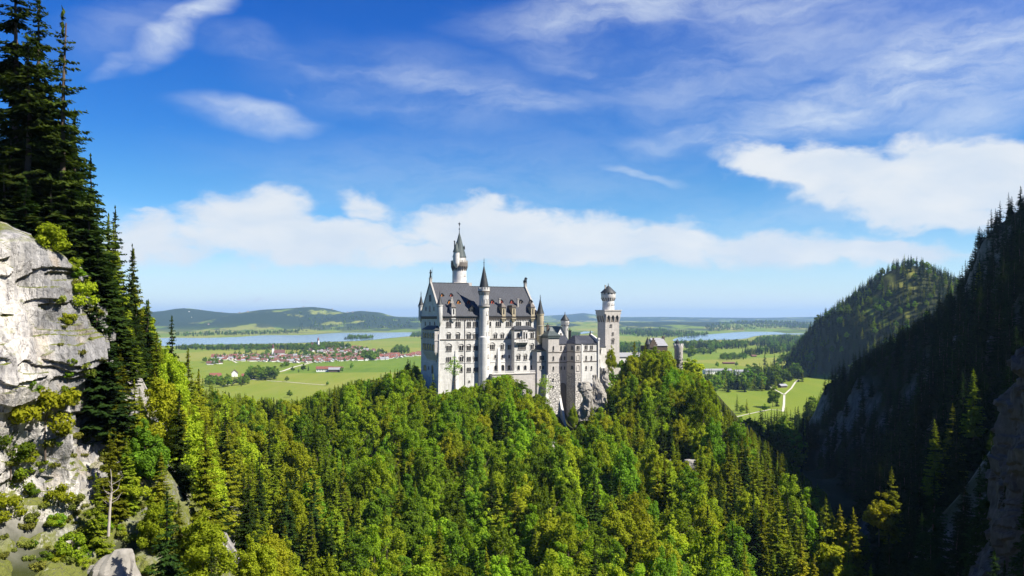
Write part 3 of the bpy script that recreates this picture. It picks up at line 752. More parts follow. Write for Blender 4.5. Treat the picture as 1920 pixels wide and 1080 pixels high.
def trunk_mesh(name, H, r0, limbs, seed, mat, top=.92):
    g = random.Random(seed)
    V, Q = [], []
    def tube(p0, p1, ra, rb, n=7):
        o = len(V); p0, p1 = np.array(p0), np.array(p1); d = p1 - p0; d = d / np.linalg.norm(d)
        a = np.cross(d, [0, 1, .2]); a /= np.linalg.norm(a); b = np.cross(d, a)
        for p, r in ((p0, ra), (p1, rb)):
            for i in range(n):
                t_ = 6.2832 * i / n; V.append(p + (a * math.cos(t_) + b * math.sin(t_)) * r)
        for i in range(n): Q.append((o + i, o + (i + 1) % n, o + n + (i + 1) % n, o + n + i))
    pts = [(0, 0, -1.5)]; k = 6
    for i in range(1, k + 1):
        f = i / k; pts.append((g.uniform(-.12, .12) * f * 2, g.uniform(-.12, .12) * f * 2, H * top * f))
    for i in range(k): tube(pts[i], pts[i + 1], r0 * (1 - i / k * .85), r0 * (1 - (i + 1) / k * .85))
    for j in range(limbs):
        f = g.uniform(.3, .8); a = g.uniform(0, 6.28); L = H * g.uniform(.12, .24); z = H * top * f
        c = (0, 0, z); m_ = (math.cos(a) * L * .6, math.sin(a) * L * .6, z + L * .35); e = (math.cos(a + .3) * L, math.sin(a + .3) * L, z + L * .8)
        tube(c, m_, r0 * .35, r0 * .2, 5); tube(m_, e, r0 * .2, r0 * .06, 5)
    me = np_mesh(name, np.array(V), np.array(Q), smooth=True); me.materials.append(mat); return me

# (kind, tone, height, crown radius, crown mesh, trunk mesh)
VAR = []
def add_var(kind, tone, H, Rr, vq, mat, limbs, lod=0, r0=None, bark='bark'):
    i = len(VAR)
    VAR.append(dict(kind=kind, tone=tone, H=H, R=Rr, crown=crown_mesh(kind + '_crown', vq, M[mat]), trunk=trunk_mesh(kind + '_trunk', H, r0 or H * .014, limbs, 100 + i, M[bark], .95 if limbs == 0 else .8), lod=lod))
    return i
TONE = {'needle_mid': 'dark green', 'leaf_bright': 'bright green', 'leaf_yellow': 'yellow green', 'leaf_deep': 'deep green', 'needle_dark': 'dark green', 'needle_olive': 'olive green', 'needle_gold': 'golden'}
BL, SP, BLF, SPF = [], [], [], []
for i, (mt, H, Rr, cone, zz) in enumerate([('leaf_bright', 21, 4.6, .45, .06), ('leaf_bright', 23, 4.2, .68, .04), ('leaf_bright', 18, 5.0, .25, .08), ('leaf_yellow', 21, 4.3, .6, .05), ('leaf_yellow', 17, 4.1, .4, .06), ('leaf_deep', 22, 4.6, .5, .05), ('leaf_deep', 19, 4.0, .68, .04)]):
    BL.append(add_var('broadleaf_tree', TONE[mt], H, Rr, broadleaf_crown(10 + i, H, Rr, 95, 165, .235, zz, cone, .17, .33), mt, 7))
for i, (mt, H, Rr, gap) in enumerate([('needle_dark', 24, 3.7, .05), ('needle_dark', 21, 3.2, .12), ('needle_olive', 20, 3.3, .05), ('needle_olive', 23, 3.6, .1), ('needle_olive', 17, 3.0, .0)]):
    SP.append(add_var('spruce_tree', TONE[mt], H, Rr, spruce_crown(40 + i, H, Rr, .50, 9, 7, .04, .3, gap), mt, 0))
for i, mt in enumerate(['leaf_bright', 'leaf_yellow', 'leaf_deep']):
    BLF.append(add_var('broadleaf_tree', TONE[mt], 15, 4.6, broadleaf_crown(70 + i, 15, 4.6, 22, 70, .62, .12, .1), mt, 0, 1))
for i, mt in enumerate(['needle_dark', 'needle_olive']):
    SPF.append(add_var('spruce_tree', TONE[mt], 22, 3.5, spruce_crown(80 + i, 22, 3.5, 1.1, 7, 3, .03, .3, .03, 1.35), mt, 0, 1))
# special crowns
RAG = add_var('spruce_tree', 'dark green', 30, 4.2, spruce_crown(91, 30, 4.2, .62, 7, 10, .10, .5, .16, .8), 'needle_mid', 0)
RAG2 = add_var('spruce_tree', 'dark green', 26, 4.6, spruce_crown(92, 26, 4.6, .5, 8, 9, .05, .45, .08, .9), 'needle_mid', 0)
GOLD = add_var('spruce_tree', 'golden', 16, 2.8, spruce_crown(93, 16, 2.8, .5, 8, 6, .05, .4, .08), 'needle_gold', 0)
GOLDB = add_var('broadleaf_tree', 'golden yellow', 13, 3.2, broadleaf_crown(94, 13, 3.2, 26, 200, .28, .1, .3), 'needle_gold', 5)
SHR = [add_var('shrub', tn, 3.2, 1.8, broadleaf_crown(95 + i, 3.2, 1.8, 12, 150, .15, .05, .1), mt, 3, 0, .07) for i, (mt, tn) in enumerate([('leaf_yellow', 'yellow green'), ('leaf_bright', 'bright green'), ('leaf_deep', 'deep green')])]
SPARSE = add_var('broadleaf_tree', 'pale green', 17, 3.6, broadleaf_crown(99, 17, 3.6, 26, 34, .26, .3, .1), 'leaf_bright', 16, 0, .24)
TUFT = add_var('grass_tuft', 'dry green', 1.2, 1.5, broadleaf_crown(98, 1.2, 1.5, 9, 60, .16, 0, 0), 'grass_tuft', 0, 0, .01)

CROWN_OBJ = {}                       # one crown object of each variant in the scene, for the masses further down
def plant(x, y, z, var, s, rz, label, group=None, cat='tree', sxy=1.0, trunk=True):
    v = VAR[var]
    r = empty(v['kind'], (x, y, z), rz)
    r.scale = (s * sxy, s * sxy, s)
    tag(r, label, cat, group)
    c = bpy.data.objects.new('crown', v['crown']); COL.objects.link(c); c.parent = r
    CROWN_OBJ.setdefault(var, c)
    if trunk:
        k = bpy.data.objects.new('trunk', v['trunk']); COL.objects.link(k); k.parent = r
    return r
PICKED = []                          # (x, y, radius) taken by hand placed things
def at_px(px, Y): return (px - 960) / F * Y

HERO = [  # px, py of the tip, distance, variant, label
    (118, 8, 100, RAG, 'tall ragged dark spruce standing against the sky on top of the pale cliff', 1.25),
    (28, -70, 104, RAG2, 'huge dense dark spruce at the very edge of the picture above the white rock', 1.8),
    (72, -20, 110, RAG2, 'tall dark spruce crowded behind the ragged spruce on the cliff top', 1.5),
    (62, 170, 101, SP[1], 'lower dark spruce growing on the brink of the pale rock face', 1.3),
    (20, 230, 99, SP[0], 'drooping dark spruce overhanging the white rock wall', 1.2),
    (170, 285, 118, SP[1], 'slender dark spruce just behind the tallest ragged spruce', 1.1),
    (150, 330, 108, SP[0], 'broad dark spruce at the shoulder of the pale cliff', 1.2),
    (216, 383, 132, SP[1], 'lone pointed spruce standing clear against the low clouds', .95),
    (248, 455, 142, SP[1], 'thin spire shaped spruce just below the lone pointed one', .85),
    (190, 440, 116, SP[0], 'bushy dark spruce hugging the grey side of the cliff', 1.2),
    (232, 520, 128, SP[0], 'dense spruce on the descending edge of the cliff hill', 1.2),
    (275, 560, 146, SP[0], 'dark spruce on the lower descending edge above the lake', 1.15),
    (322, 590, 160, SP[0], 'spruce whose tip cuts the lakeshore line', 1.05),
    (300, 640, 130, SP[2], 'olive spruce in front of the spruce that cuts the lakeshore', 1.1),
    (352, 650, 168, SP[3], 'broad olive spruce where the cliff hill meets the meadows', 1.2),
    (372, 690, 180, SP[3], 'last olive spruce on the cliff hill beside the village view', 1.15),
    (160, 395, 112, SP[0], 'dark spruce filling the gap under the low clouds by the cliff', 1.2), (205, 470, 110, SP[0], 'dense dark spruce leaning over the grey rock shoulder', 1.15), (182, 520, 104, SP[1], 'short dark spruce rooted on the shoulder of the grey rock', 1.1), (255, 600, 122, SP[0], 'broad dark spruce behind the grey rock shoulder', 1.2), (212, 590, 104, SP[0], 'dark spruce close against the grey rock side', 1.1),
    (290, 690, 118, SP[3], 'olive spruce below the broad dark ones on the cliff side', 1.1), (262, 720, 106, SP[2], 'olive spruce above the bare grey trunk', 1.0), (330, 730, 124, SP[3], 'tall olive spruce low on the cliff hill', 1.1),
    (52, 60, 98, RAG2, 'wide dark spruce between the two tallest spruces on the cliff', 1.6), (95, 150, 106, SP[0], 'dark spruce filling the middle of the cliff top group', 1.6), (140, 200, 112, SP[0], 'dark spruce just below the crown of the ragged spruce', 1.4),
    (150, 480, 95, SP[0], 'dark spruce growing from the side of the white rock', 1.4), (178, 545, 94, SP[1], 'dark spruce in the notch of the grey rock side', 1.3), (205, 610, 95, SP[0], 'dark spruce standing before the grey rock corner', 1.2), (185, 440, 100, SP[0], 'dense dark spruce above the notch of the grey rock side', 1.4), (230, 560, 104, SP[0], 'broad dark spruce beside the olive ones at the rock corner', 1.3),
    (222, 640, 99, SP[2], 'olive spruce in front of the grey rock corner', 1.0), (252, 705, 97, SP[3], 'olive spruce next to the bare grey trunk', 1.0), (214, 730, 94, SP[2], 'small olive spruce at the foot of the grey rock corner', .9), (272, 770, 95, BL[6], 'deep green tree below the olive spruces of the cliff foot', .9), (238, 812, 92, SP[3], 'olive spruce rooted on the grassy ledge', .9),
    (302, 842, 94, SP[2], 'olive spruce low at the edge of the grassy ledge', 1.0), (205, 806, 90, SP[4], 'small dense spruce beside the lower rock rib', .9), (290, 905, 90, BL[3], 'yellow green tree over the white boulder', .8), (335, 930, 92, SP[3], 'olive spruce lowest beside the grassy ledge', 1.0), (180, 880, 86, SP[4], 'little spruce in the middle of the grassy ledge', .8),
    (8, 300, 95, SP[0], 'low dark spruce at the picture edge over the cliff brink', 1.7), (48, 330, 94, SP[0], 'spreading dark spruce hanging over the white rock face', 1.7), (92, 318, 97, SP[1], 'dense low spruce at the top of the white rock', 1.6), (132, 300, 101, SP[0], 'dark spruce under the tallest ragged spruce', 1.6), (165, 360, 101, SP[0], 'bushy spruce on the corner of the cliff brink', 1.5),
    (250, 610, 112, SP[2], 'olive green spruce below the grey rock shoulder', 1.1),
]
hero_no = 0
for (px, py, Y, var, lab, wd) in HERO:
    x = at_px(px, Y); z = max(hz(x, Y), (HOR - py) / F * Y - 38); top = (HOR - py) / F * Y
    s = (top - z) / VAR[var]['H']
    plant(x, Y, z - .5, var, s, rng.uniform(0, 6.28), lab, None, 'tree', wd / max(.8, min(s, 1.4)))
    PICKED.append((x, Y, 3.0))
SUNLIT = []
# sun-touched trees over the dark gorge
for (px, py, Y, var, H_, lab) in [
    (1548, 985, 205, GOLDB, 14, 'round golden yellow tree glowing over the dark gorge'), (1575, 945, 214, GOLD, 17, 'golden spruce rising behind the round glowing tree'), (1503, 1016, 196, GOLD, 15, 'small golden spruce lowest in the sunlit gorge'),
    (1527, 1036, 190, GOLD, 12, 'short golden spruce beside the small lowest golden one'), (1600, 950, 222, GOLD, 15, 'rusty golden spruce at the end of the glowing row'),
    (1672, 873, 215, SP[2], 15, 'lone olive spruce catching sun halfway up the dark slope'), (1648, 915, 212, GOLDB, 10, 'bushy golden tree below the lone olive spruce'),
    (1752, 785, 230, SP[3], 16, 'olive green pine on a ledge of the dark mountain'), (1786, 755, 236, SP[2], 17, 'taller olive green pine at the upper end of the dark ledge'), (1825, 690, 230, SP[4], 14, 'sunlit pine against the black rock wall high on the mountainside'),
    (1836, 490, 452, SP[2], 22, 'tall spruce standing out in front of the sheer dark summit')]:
    x = at_px(px, Y); top = (HOR - py) / F * Y; g0 = hz(x, Y)
    z = max(top - H_ * 1.35, min(g0, top - H_ * .8))
    plant(x, Y, z - .4, var, (top - z) / VAR[var]['H'], rng.uniform(0, 6.28), lab)
    PICKED.append((x, Y, 3.0)); (SUNLIT.append((x, Y, z)) if px < 1660 else None)
# single trees round the castle
for (px, py, Y, var, base, lab, wd) in [
    (852, 668, 406, SPARSE, 735, 'thin leafed pale tree in front of the white palace wall', 1.0),
    (1146, 643, 452, BL[3], 705, 'bright yellow green conical tree at the foot of the square tower', .8),
    (812, 700, 408, SP[2], 752, 'small olive spruce at the shaded corner of the palace', 1.0),
    (1075, 752, 396, BL[3], 808, 'slim green tree in the cleft under the buttress towers', .7),
    (1020, 702, 410, SPARSE, 770, 'thin tree in the shade under the palace terrace', .9),
    (765, 672, 440, SP[0], 735, 'black spruce in the shadow beside the palace', 1.2),
    (838, 728, 404, BL[1], 772, 'leafy green tree under the left end of the palace front', 1.1), (868, 722, 405, BL[4], 770, 'yellow green tree below the first rain pipe of the palace', 1.1), (893, 716, 405, BL[0], 768, 'bright green tree just before the foot of the stair turret', 1.1),
    (926, 704, 404, BL[5], 765, 'deep green tree at the start of the palace terrace', 1.2), (945, 699, 403, BL[0], 765, 'bright green round tree before the palace terrace', 1.3), (963, 706, 403, BL[3], 768, 'yellow green tree below the middle of the terrace', 1.1), (990, 742, 402, SP[0], 800, 'dark spruce below the end of the terrace', 1.1), (1008, 755, 400, SP[0], 815, 'dark spruce left of the rough tower base', 1.2),
    (954, 702, 402, BL[2], 760, 'wide bright green tree before the middle of the palace terrace', 1.5), (977, 711, 402, BL[5], 765, 'wide deep green tree before the end of the palace terrace', 1.5), (934, 706, 402, BL[2], 760, 'wide leafy tree below the terrace start', 1.4),
    (1165, 672, 462, BL[6], 745, 'dark leafy tree between square tower and ridge spruce', 1.1), (1210, 645, 468, SP[3], 742, 'slim olive spruce before the gatehouse turret', 1.4), (1243, 652, 466, BL[4], 738, 'leafy yellow green tree before the pale gatehouse roof', 1.5), (1226, 646, 466, BL[5], 740, 'deep green tree in front of the brick gatehouse', 1.3), (1265, 690, 470, BL[4], 752, 'yellow green tree below the round gate turret', 1.2), (1290, 698, 462, SP[2], 760, 'olive spruce beyond the round gate turret', 1.1),
    (1190, 640, 470, SP[2], 760, 'tall olive spruce on the ridge between the square tower and gatehouse', 1.1),
    (1238, 652, 468, BL[3], 740, 'yellow green tree hiding the front of the gatehouse', .9)]:
    x = at_px(px, Y); top = (HOR - py) / F * Y; z = (HOR - base) / F * Y
    s = (top - z) / VAR[var]['H']
    plant(x, Y, z, var, s, rng.uniform(0, 6.28), lab, None, 'tree', wd * max(1, .8 / s)); PICKED.append((x, Y, 3.5))
# dead trunks and a bare snag
for (px, py, Y, H_, lab) in [(228, 745, 96, 7.5, 'bare grey trunk leaning beside the cliff'), (205, 880, 84, 5.5, 'thin dead tree with bare branches on the grassy ledge'), (393, 880, 132, 11, 'dead pale snag standing among the olive trees')]:
    x = at_px(px, Y); top = (HOR - py) / F * Y
    r = empty('dead_tree', (x, Y, top - H_), rng.uniform(0, 6)); r.rotation_euler = (R(4), R(3), rng.uniform(0, 6)); tag(r, lab, 'dead tree')
    o = mesh_obj('trunk', trunk_mesh('dead_trunk', H_, .16, 0, int(px), M['pale_bark'], 1.0), None, r)
    br = mesh_obj('branch', trunk_mesh('dead_branch', H_, .10, 12, int(px) + 1, M['pale_bark'], .9), None, r)

# ------------------------------------------------------------------ the woods
FRONT = [(1112, 735, 30, 70), (1034, 860, 16, 45), (985, 760, 14, 40), (1292, 905, 16, 45), (1258, 880, 16, 26), (958, 745, 10, 26)]   # bare rock between the trees
def castle_zone(x, y):
    """true where the castle stands"""
    c, s = math.cos(R(25)), math.sin(R(25))
    dx, dy = x + 37.6, y - 415
    u, v = dx * c + dy * s, -dx * s + dy * c
    z = (u > -4) & (u < 59) & (v > -3.5) & (v < 36)
    z |= (u > 56) & (u < 98) & (v > -14) & (v < 40)
    z |= np.hypot(x - 58, y - 480) < 10
    z |= np.hypot(x - 93, y - 520) < 16
    z |= (np.abs(x - at_px(1247, 500)) < 8) & (np.abs(y - 507) < 9)
    return z
def scatter(x0, x1, y0, y1, cell, seed):
    g = np.random.default_rng(seed)
    xs = np.arange(x0, x1, cell); ys = np.arange(y0, y1, cell * .9)
    X, Y = np.meshgrid(xs, ys); X = X + (np.arange(len(ys)) % 2)[:, None] * cell / 2
    X = X.ravel() + g.uniform(-.42, .42, X.size) * cell; Y = Y.ravel() + g.uniform(-.42, .42, Y.size) * cell
    return X, Y, g
X, Y, g = scatter(-230, 600, 62, 950, 7.6, 5)
kx = X / Y
keep = (np.abs(kx) < .72)
X, Y = X[keep], Y[keep]; kx = X / Y
Z = height(X, Y)
e = 2.5
SLP = np.hypot(height(X + e, Y) - height(X - e, Y), height(X, Y + e) - height(X, Y - e)) / (2 * e)
keep = (Z > ZP + 1.2) & (SLP < 3.2) & ~castle_zone(X, Y)
px = 960 + F * kx; py = HOR - F * Z / Y
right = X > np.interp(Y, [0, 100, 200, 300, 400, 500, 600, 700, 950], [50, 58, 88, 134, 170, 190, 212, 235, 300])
# open ledges below the cliff
ledge = (X < -30) & (Y < 125) & (px < 300)
keep &= ~((px < 212) & (Y < 118)) & ~((px < 225) & (Y < 86)) & ~((px > 470) & (Y < 84)) & ~(right & (Y < 84)) & ~((px < 200) & (Z < -4))
keep &= ~((px < 330) & (px >= 212) & (Y < 118) & (g.random(len(X)) < .2))
keep &= ~((Y > 520) & (px > 330) & (px < 1330) & (Y < 900) & (g.random(len(X)) < .5))
# no tree may stick up in front of the castle wall or hide the sheer faces
tip_lim = np.interp(px, [0, 380, 400, 480, 560, 640, 700, 740, 775, 790, 822, 840, 905, 925, 950, 1000, 1020, 1045, 1062, 1085, 1100, 1128, 1150, 1180, 1215, 1240, 1262, 1290, 1330, 1345, 1385, 1420, 1480, 1540, 1580, 1610, 1640, 1920],
                        [0, 690, 722, 742, 748, 716, 705, 690, 672, 700, 738, 728, 715, 702, 698, 728, 745, 790, 800, 800, 770, 730, 690, 660, 650, 650, 684, 690, 712, 742, 780, 812, 860, 915, 960, 990, 1010, 0])
for a, b, ra, rb in FRONT: keep &= ~(((px - a) / ra) ** 2 + ((py - 22 - b) / rb) ** 2 < 1) | (Y < 250) | (Y > 450)
for (a, b, r_) in PICKED: keep &= np.hypot(X - a, Y - b) > r_
X, Y, Z, px, py, right, tip_lim = (q[keep] for q in (X, Y, Z, px, py, right, tip_lim))
n = len(X)
wood = fbm(np.column_stack([X / 60, Y / 60]), 3, 61)
p_sp = np.where(right, 1.45, np.where(px < 640, .74, np.where(px < 820, .40, np.where(px > 1330, .85, np.where(px > 1120, .30, .14))))) + wood * .45
p_sp = np.where((Y > 520) & ~right, .6, p_sp)
is_sp = (g.random(n) < p_sp) | ((px < 300) & (Y < 165))
far = Y > 330
var = np.empty(n, int)
tone = g.random(n) + wood * .35
for i in range(n):
    if is_sp[i]:
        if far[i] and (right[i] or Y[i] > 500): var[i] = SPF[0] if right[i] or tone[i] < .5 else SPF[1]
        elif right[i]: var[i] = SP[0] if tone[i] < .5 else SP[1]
        elif px[i] < 420 and Y[i] > 135: var[i] = SP[2 + int(g.integers(3))]
        else: var[i] = SP[int(g.integers(2))] if tone[i] < .28 else SP[2 + int(g.integers(3))]
    else:
        if Y[i] > 500: var[i] = BLF[int(g.integers(3))]
        elif px[i] < 560: var[i] = (BL[3], BL[4], BL[6], BL[3])[int(g.integers(4))]
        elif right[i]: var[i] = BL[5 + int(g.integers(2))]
        elif px[i] > 1150: var[i] = (BL[0], BL[3], BL[4], BL[5], BL[3])[int(g.integers(5))]
        else: var[i] = (BL[0], BL[1], BL[2], BL[0], BL[5], BL[3], BL[6])[int(g.integers(7))]
VH = np.array([v['H'] for v in VAR]); VR = np.array([v['R'] for v in VAR])
sc = np.where(is_sp, g.uniform(.75, 1.25, n), g.uniform(.75, 1.35, n))
sc *= np.where(right & (Y > 420), .62, 1.0)
sc *= np.where((Y < 150) & ~right, np.where(px < 420, .62, .75), 1.0)
SXY = g.uniform(.85, 1.15, n) * np.where(is_sp & (px < 820), .9, 1.0)
Z = Z - .5
tip = HOR - F * (Z + VH[var] * sc) / Y
over = (tip < tip_lim) & ~right & (px > 385) & (Y < 505)
tip_lim = np.where((Y >= 505) & (px > 1320) & (px < 1545), 782, tip_lim)
over |= (tip < tip_lim) & (Y >= 505) & (px > 1320) & (px < 1545)
sc = np.where(over, np.maximum(.30, (HOR - tip_lim) * Y / F - Z) / VH[var], sc)
sc = np.where(over, sc * g.uniform(.86, 1.0, n), sc)
grow = (Y > 372) & (Y < 425) & (px > 815) & (px < 1015) & (g.random(n) < .75)
sc = np.where(grow, np.clip((HOR - tip_lim - g.uniform(0, 9, n)) * Y / F - Z, 3, 24) / VH[var], sc)
ok = (sc > .26) & (sc < 1.5)
sdx, sdy, sdt = math.sin(R(SUN_AZ)), math.cos(R(SUN_AZ)), math.tan(R(SUN_EL))
for (a, b, c) in SUNLIT:                                # clearings through which the sun reaches the glowing trees
    t_ = (X - a) * sdx + (Y - b) * sdy; off = np.abs(-(X - a) * sdy + (Y - b) * sdx)
    ok &= ~((t_ > 2) & (t_ < 90) & (off < 5.5) & (Z + VH[var] * sc > c + 3 + t_ * sdt))
# trees whose lowered crown would be a mere tuft are left out
X, Y, Z, px, py, right, var, sc, SXY, is_sp = (q[ok] for q in (X, Y, Z, px, py, right, var, sc, SXY, is_sp))
n = len(X)
SXY = SXY * np.clip(.75 / sc, 1, 1.7)
ROT = g.uniform(0, 6.28, n)
# how much of each crown shows: near to far over a coarse picture
W_, H2 = 640, 360
mask = np.zeros((H2, W_), bool)
area = np.zeros(n)
gyy, gxx = np.mgrid[0:H2, 0:W_]
for i in np.argsort(Y):
    k = F / Y[i] / 3
    cx = px[i] / 3; rx = VR[var[i]] * sc[i] * SXY[i] * k
    ytop = HOR / 3 - (Z[i] + VH[var[i]] * sc[i]) * k; ybot = HOR / 3 - Z[i] * k
    x0, x1, y0, y1 = int(max(0, cx - rx)), int(min(W_, cx + rx + 1)), int(max(0, ytop)), int(min(H2, ybot + 1))
    if x0 >= x1 or y0 >= y1: continue
    sub = mask[y0:y1, x0:x1]
    yy = (gyy[y0:y1, x0:x1] - (ytop + ybot) / 2) / max((ybot - ytop) / 2, .5); xx = (gxx[y0:y1, x0:x1] + .5 - cx) / max(rx, .5)
    if is_sp[i]: el = np.abs(xx) < (1 + yy) / 2 * .9
    else: el = xx ** 2 + yy ** 2 < .95
    area[i] = np.count_nonzero(el & ~sub); sub |= el
def zone(i):
    if right[i]:
        return ('on the shaded mountainside beside the gorge' if Y[i] < 330 else 'on the far end of the shaded mountainside') if Z[i] > -60 else 'deep in the shaded gorge under the mountain'
    if px[i] < 420: return 'on the steep slope beside the pale cliff' if Y[i] < 190 else 'at the foot of the cliff hill'
    if px[i] < 700: return 'on the ridge in front of the village meadows' if Y[i] > 300 else ('on the wooded slope between cliff and castle' if Y[i] > 205 else 'low on the olive wooded slope')
    if px[i] < 1130: return 'close under the palace walls' if Y[i] > 350 else ('halfway down the slope under the castle' if Y[i] > 225 else 'low in the leafy ravine under the castle')
    if px[i] < 1330: return 'on the rocky spur beyond the buttress towers' if Y[i] > 350 else ('on the lit flank of the rocky spur' if Y[i] > 225 else 'low in the ravine under the rocky spur')
    return 'on the edge of the spur above the dark gorge'
chosen = np.zeros(n, bool)
for sp in (False, True):
    idx = np.nonzero((is_sp == sp) & (area > 0))[0]
    idx = idx[np.argsort(-area[idx])][:262 if sp else 285]
    chosen[idx] = True
    for i in idx:
        size = 'tall' if sc[i] * VH[var[i]] > (19 if sp else 15) else ('small' if sc[i] * VH[var[i]] < (13 if sp else 10) else 'middling')
        kind = 'spruce' if sp else 'broadleaf tree'
        zn = zone(i)
        plant(X[i], Y[i], Z[i], int(var[i]), float(sc[i]), float(ROT[i]), f"{size} {VAR[var[i]]['tone']} {kind} {zn}", f"{kind}s {zn}", 'tree', float(SXY[i]), trunk=area[i] > 8)

def mass(name, pts, rot, scl, idx, variants, label, cat):
    """one object: many crowns standing on a cloud of points (a wood too large to count)"""
    me = bpy.data.meshes.new(name); me.vertices.add(len(pts)); me.vertices.foreach_set('co', np.asarray(pts, np.float32).ravel())
    for nm, typ, key, arr in (('rot', 'FLOAT', 'value', rot), ('idx', 'INT', 'value', idx)):
        a = me.attributes.new(nm, typ, 'POINT'); a.data.foreach_set(key, np.asarray(arr, np.float32 if typ == 'FLOAT' else np.int32))
    a = me.attributes.new('scl', 'FLOAT_VECTOR', 'POINT'); a.data.foreach_set('vector', np.asarray(scl, np.float32).ravel())
    o = mesh_obj(name, me); tag(o, label, cat, None, 'stuff')
    ng = bpy.data.node_groups.new(name, 'GeometryNodeTree')
    ng.interface.new_socket('Geometry', in_out='INPUT', socket_type='NodeSocketGeometry'); ng.interface.new_socket('Geometry', in_out='OUTPUT', socket_type='NodeSocketGeometry')
    N, L = ng.nodes, ng.links
    gi, go = N.new('NodeGroupInput'), N.new('NodeGroupOutput')
    acc = None
    for j, v in enumerate(variants):                       # one instancer a variant, chosen by idx
        oi = N.new('GeometryNodeObjectInfo'); oi.inputs['Object'].default_value = CROWN_OBJ[v]; oi.inputs['As Instance'].default_value = True; oi.transform_space = 'ORIGINAL'
        ip = N.new('GeometryNodeInstanceOnPoints'); L.new(gi.outputs[0], ip.inputs['Points']); L.new(oi.outputs['Geometry'], ip.inputs['Instance'])
        na = N.new('GeometryNodeInputNamedAttribute'); na.data_type = 'INT'; na.inputs['Name'].default_value = 'idx'
        cp = N.new('FunctionNodeCompare'); cp.data_type = 'INT'; cp.operation = 'EQUAL'; L.new(na.outputs[0], cp.inputs[2]); cp.inputs[3].default_value = j
        L.new(cp.outputs[0], ip.inputs['Selection'])
        nr = N.new('GeometryNodeInputNamedAttribute'); nr.data_type = 'FLOAT'; nr.inputs['Name'].default_value = 'rot'
        cx = N.new('ShaderNodeCombineXYZ'); L.new(nr.outputs[0], cx.inputs[2]); L.new(cx.outputs[0], ip.inputs['Rotation'])
        ns = N.new('GeometryNodeInputNamedAttribute'); ns.data_type = 'FLOAT_VECTOR'; ns.inputs['Name'].default_value = 'scl'
        L.new(ns.outputs[0], ip.inputs['Scale'])
        if acc is None: acc = N.new('GeometryNodeJoinGeometry')
        L.new(ip.outputs[0], acc.inputs[0])
    L.new(acc.outputs[0], go.inputs[0])
    md = o.modifiers.new('wood', 'NODES'); md.node_group = ng
    return o
def mass_from(sel, name, label):
    vs = sorted(set(int(v) for v in var[sel]))
    for v in vs:
        if v not in CROWN_OBJ:
            i = int(np.nonzero(sel & (var == v))[0][0]); sel = sel.copy(); sel[i] = False
            plant(X[i], Y[i], Z[i], v, float(sc[i]), float(ROT[i]), f"{VAR[v]['tone']} {VAR[v]['kind'].replace('_', ' ')} {zone(i)}", None, 'tree', float(SXY[i]))
    mp = {v: j for j, v in enumerate(vs)}
    w = sc[sel] * SXY[sel]
    mass(name, np.column_stack([X, Y, Z])[sel], ROT[sel], np.column_stack([w, w, sc[sel]]), [mp[int(v)] for v in var[sel]], vs, label, 'forest')
mass_from(~chosen & is_sp, 'spruce_forest', 'dense spruce wood covering the slopes and the gorge')
mass_from(~chosen & ~is_sp, 'broadleaf_forest', 'leafy green wood on the slopes under the castle')

# wooded mountain across the meadows
Xb, Yb, g = scatter(420, 1500, 1150, 2000, 11.5, 15)
Zb = height(Xb, Yb)
kk = (mount_b(Xb, Yb) > ZP + 5) & (Xb / Yb < .66) & (meadow_b(Xb, Yb, Zb) < .25)
Xb, Yb, Zb = Xb[kk], Yb[kk], Zb[kk]
s_ = g.uniform(.75, 1.15, len(Xb))
vb = np.where(g.random(len(Xb)) < .72, SPF[0], np.where(g.random(len(Xb)) < .6, SPF[1], BLF[2]))
for v, (fx_, fy_) in ((SPF[1], (1395, 1180)), (BLF[2], (1452, 1000)), (SPF[0], (1382, 1090))): pass
MB_PTS = (Xb, Yb, Zb, s_, vb, g.uniform(0, 6.28, len(Xb)))

# ------------------------------------------------------------------ the castle; u runs along the palace front, v into its depth
TH = R(25.0); CX0, CY0 = -37.6, 415.0
cT, sT = math.cos(TH), math.sin(TH)
def LU(px, v):
    k = (px - 960) / F
    return (k * (CY0 + v * cT) - CX0 + v * sT) / (cT - k * sT)
def LV(px, u):
    k = (px - 960) / F
    return (k * (CY0 + u * sT) - CX0 - u * cT) / (-sT - k * cT)
def LZ(py, u, v): return (HOR - py) / F * (CY0 + u * sT + v * cT)
def uz(px, py, v):
    u = LU(px, v); return u, LZ(py, u, v)
def south(v): return lambda a, z, d: (a, v - d, z)
def west(u): return lambda a, z, d: (u - d, a, z)
def facet(p, q):
    """outward map for a wall from p to q (local u, v), outside on the right hand of p->q"""
    p, q = np.array(p), np.array(q); t_ = (q - p) / np.linalg.norm(q - p); n_ = np.array([t_[1], -t_[0]])
    return lambda a, z, d: (p[0] + t_[0] * a + n_[0] * d, p[1] + t_[1] * a + n_[1] * d, z)
class Bld:
    def __init__(s, name, u, v, z, label, cat):
        s.off = (u, v, z)
        s.e = empty(name, (CX0 + u * cT - v * sT, CY0 + u * sT + v * cT, z), TH)
        tag(s.e, label, cat)
    def put(s, mb, name, mat, parent=None, smooth=False):
        return mb.build(name, mat, parent or s.e, s.off, smooth)
def arch_pts(x0, x1, z0, z1, arch=True, n=7):
    if not arch: return [(x0, z0), (x1, z0), (x1, z1), (x0, z1)]
    r = (x1 - x0) / 2; zc = z1 - r
    return [(x0, z0), (x1, z0)] + [(x0 + r + r * math.cos(math.pi * i / n), zc + r * math.sin(math.pi * i / n)) for i in range(n + 1)]
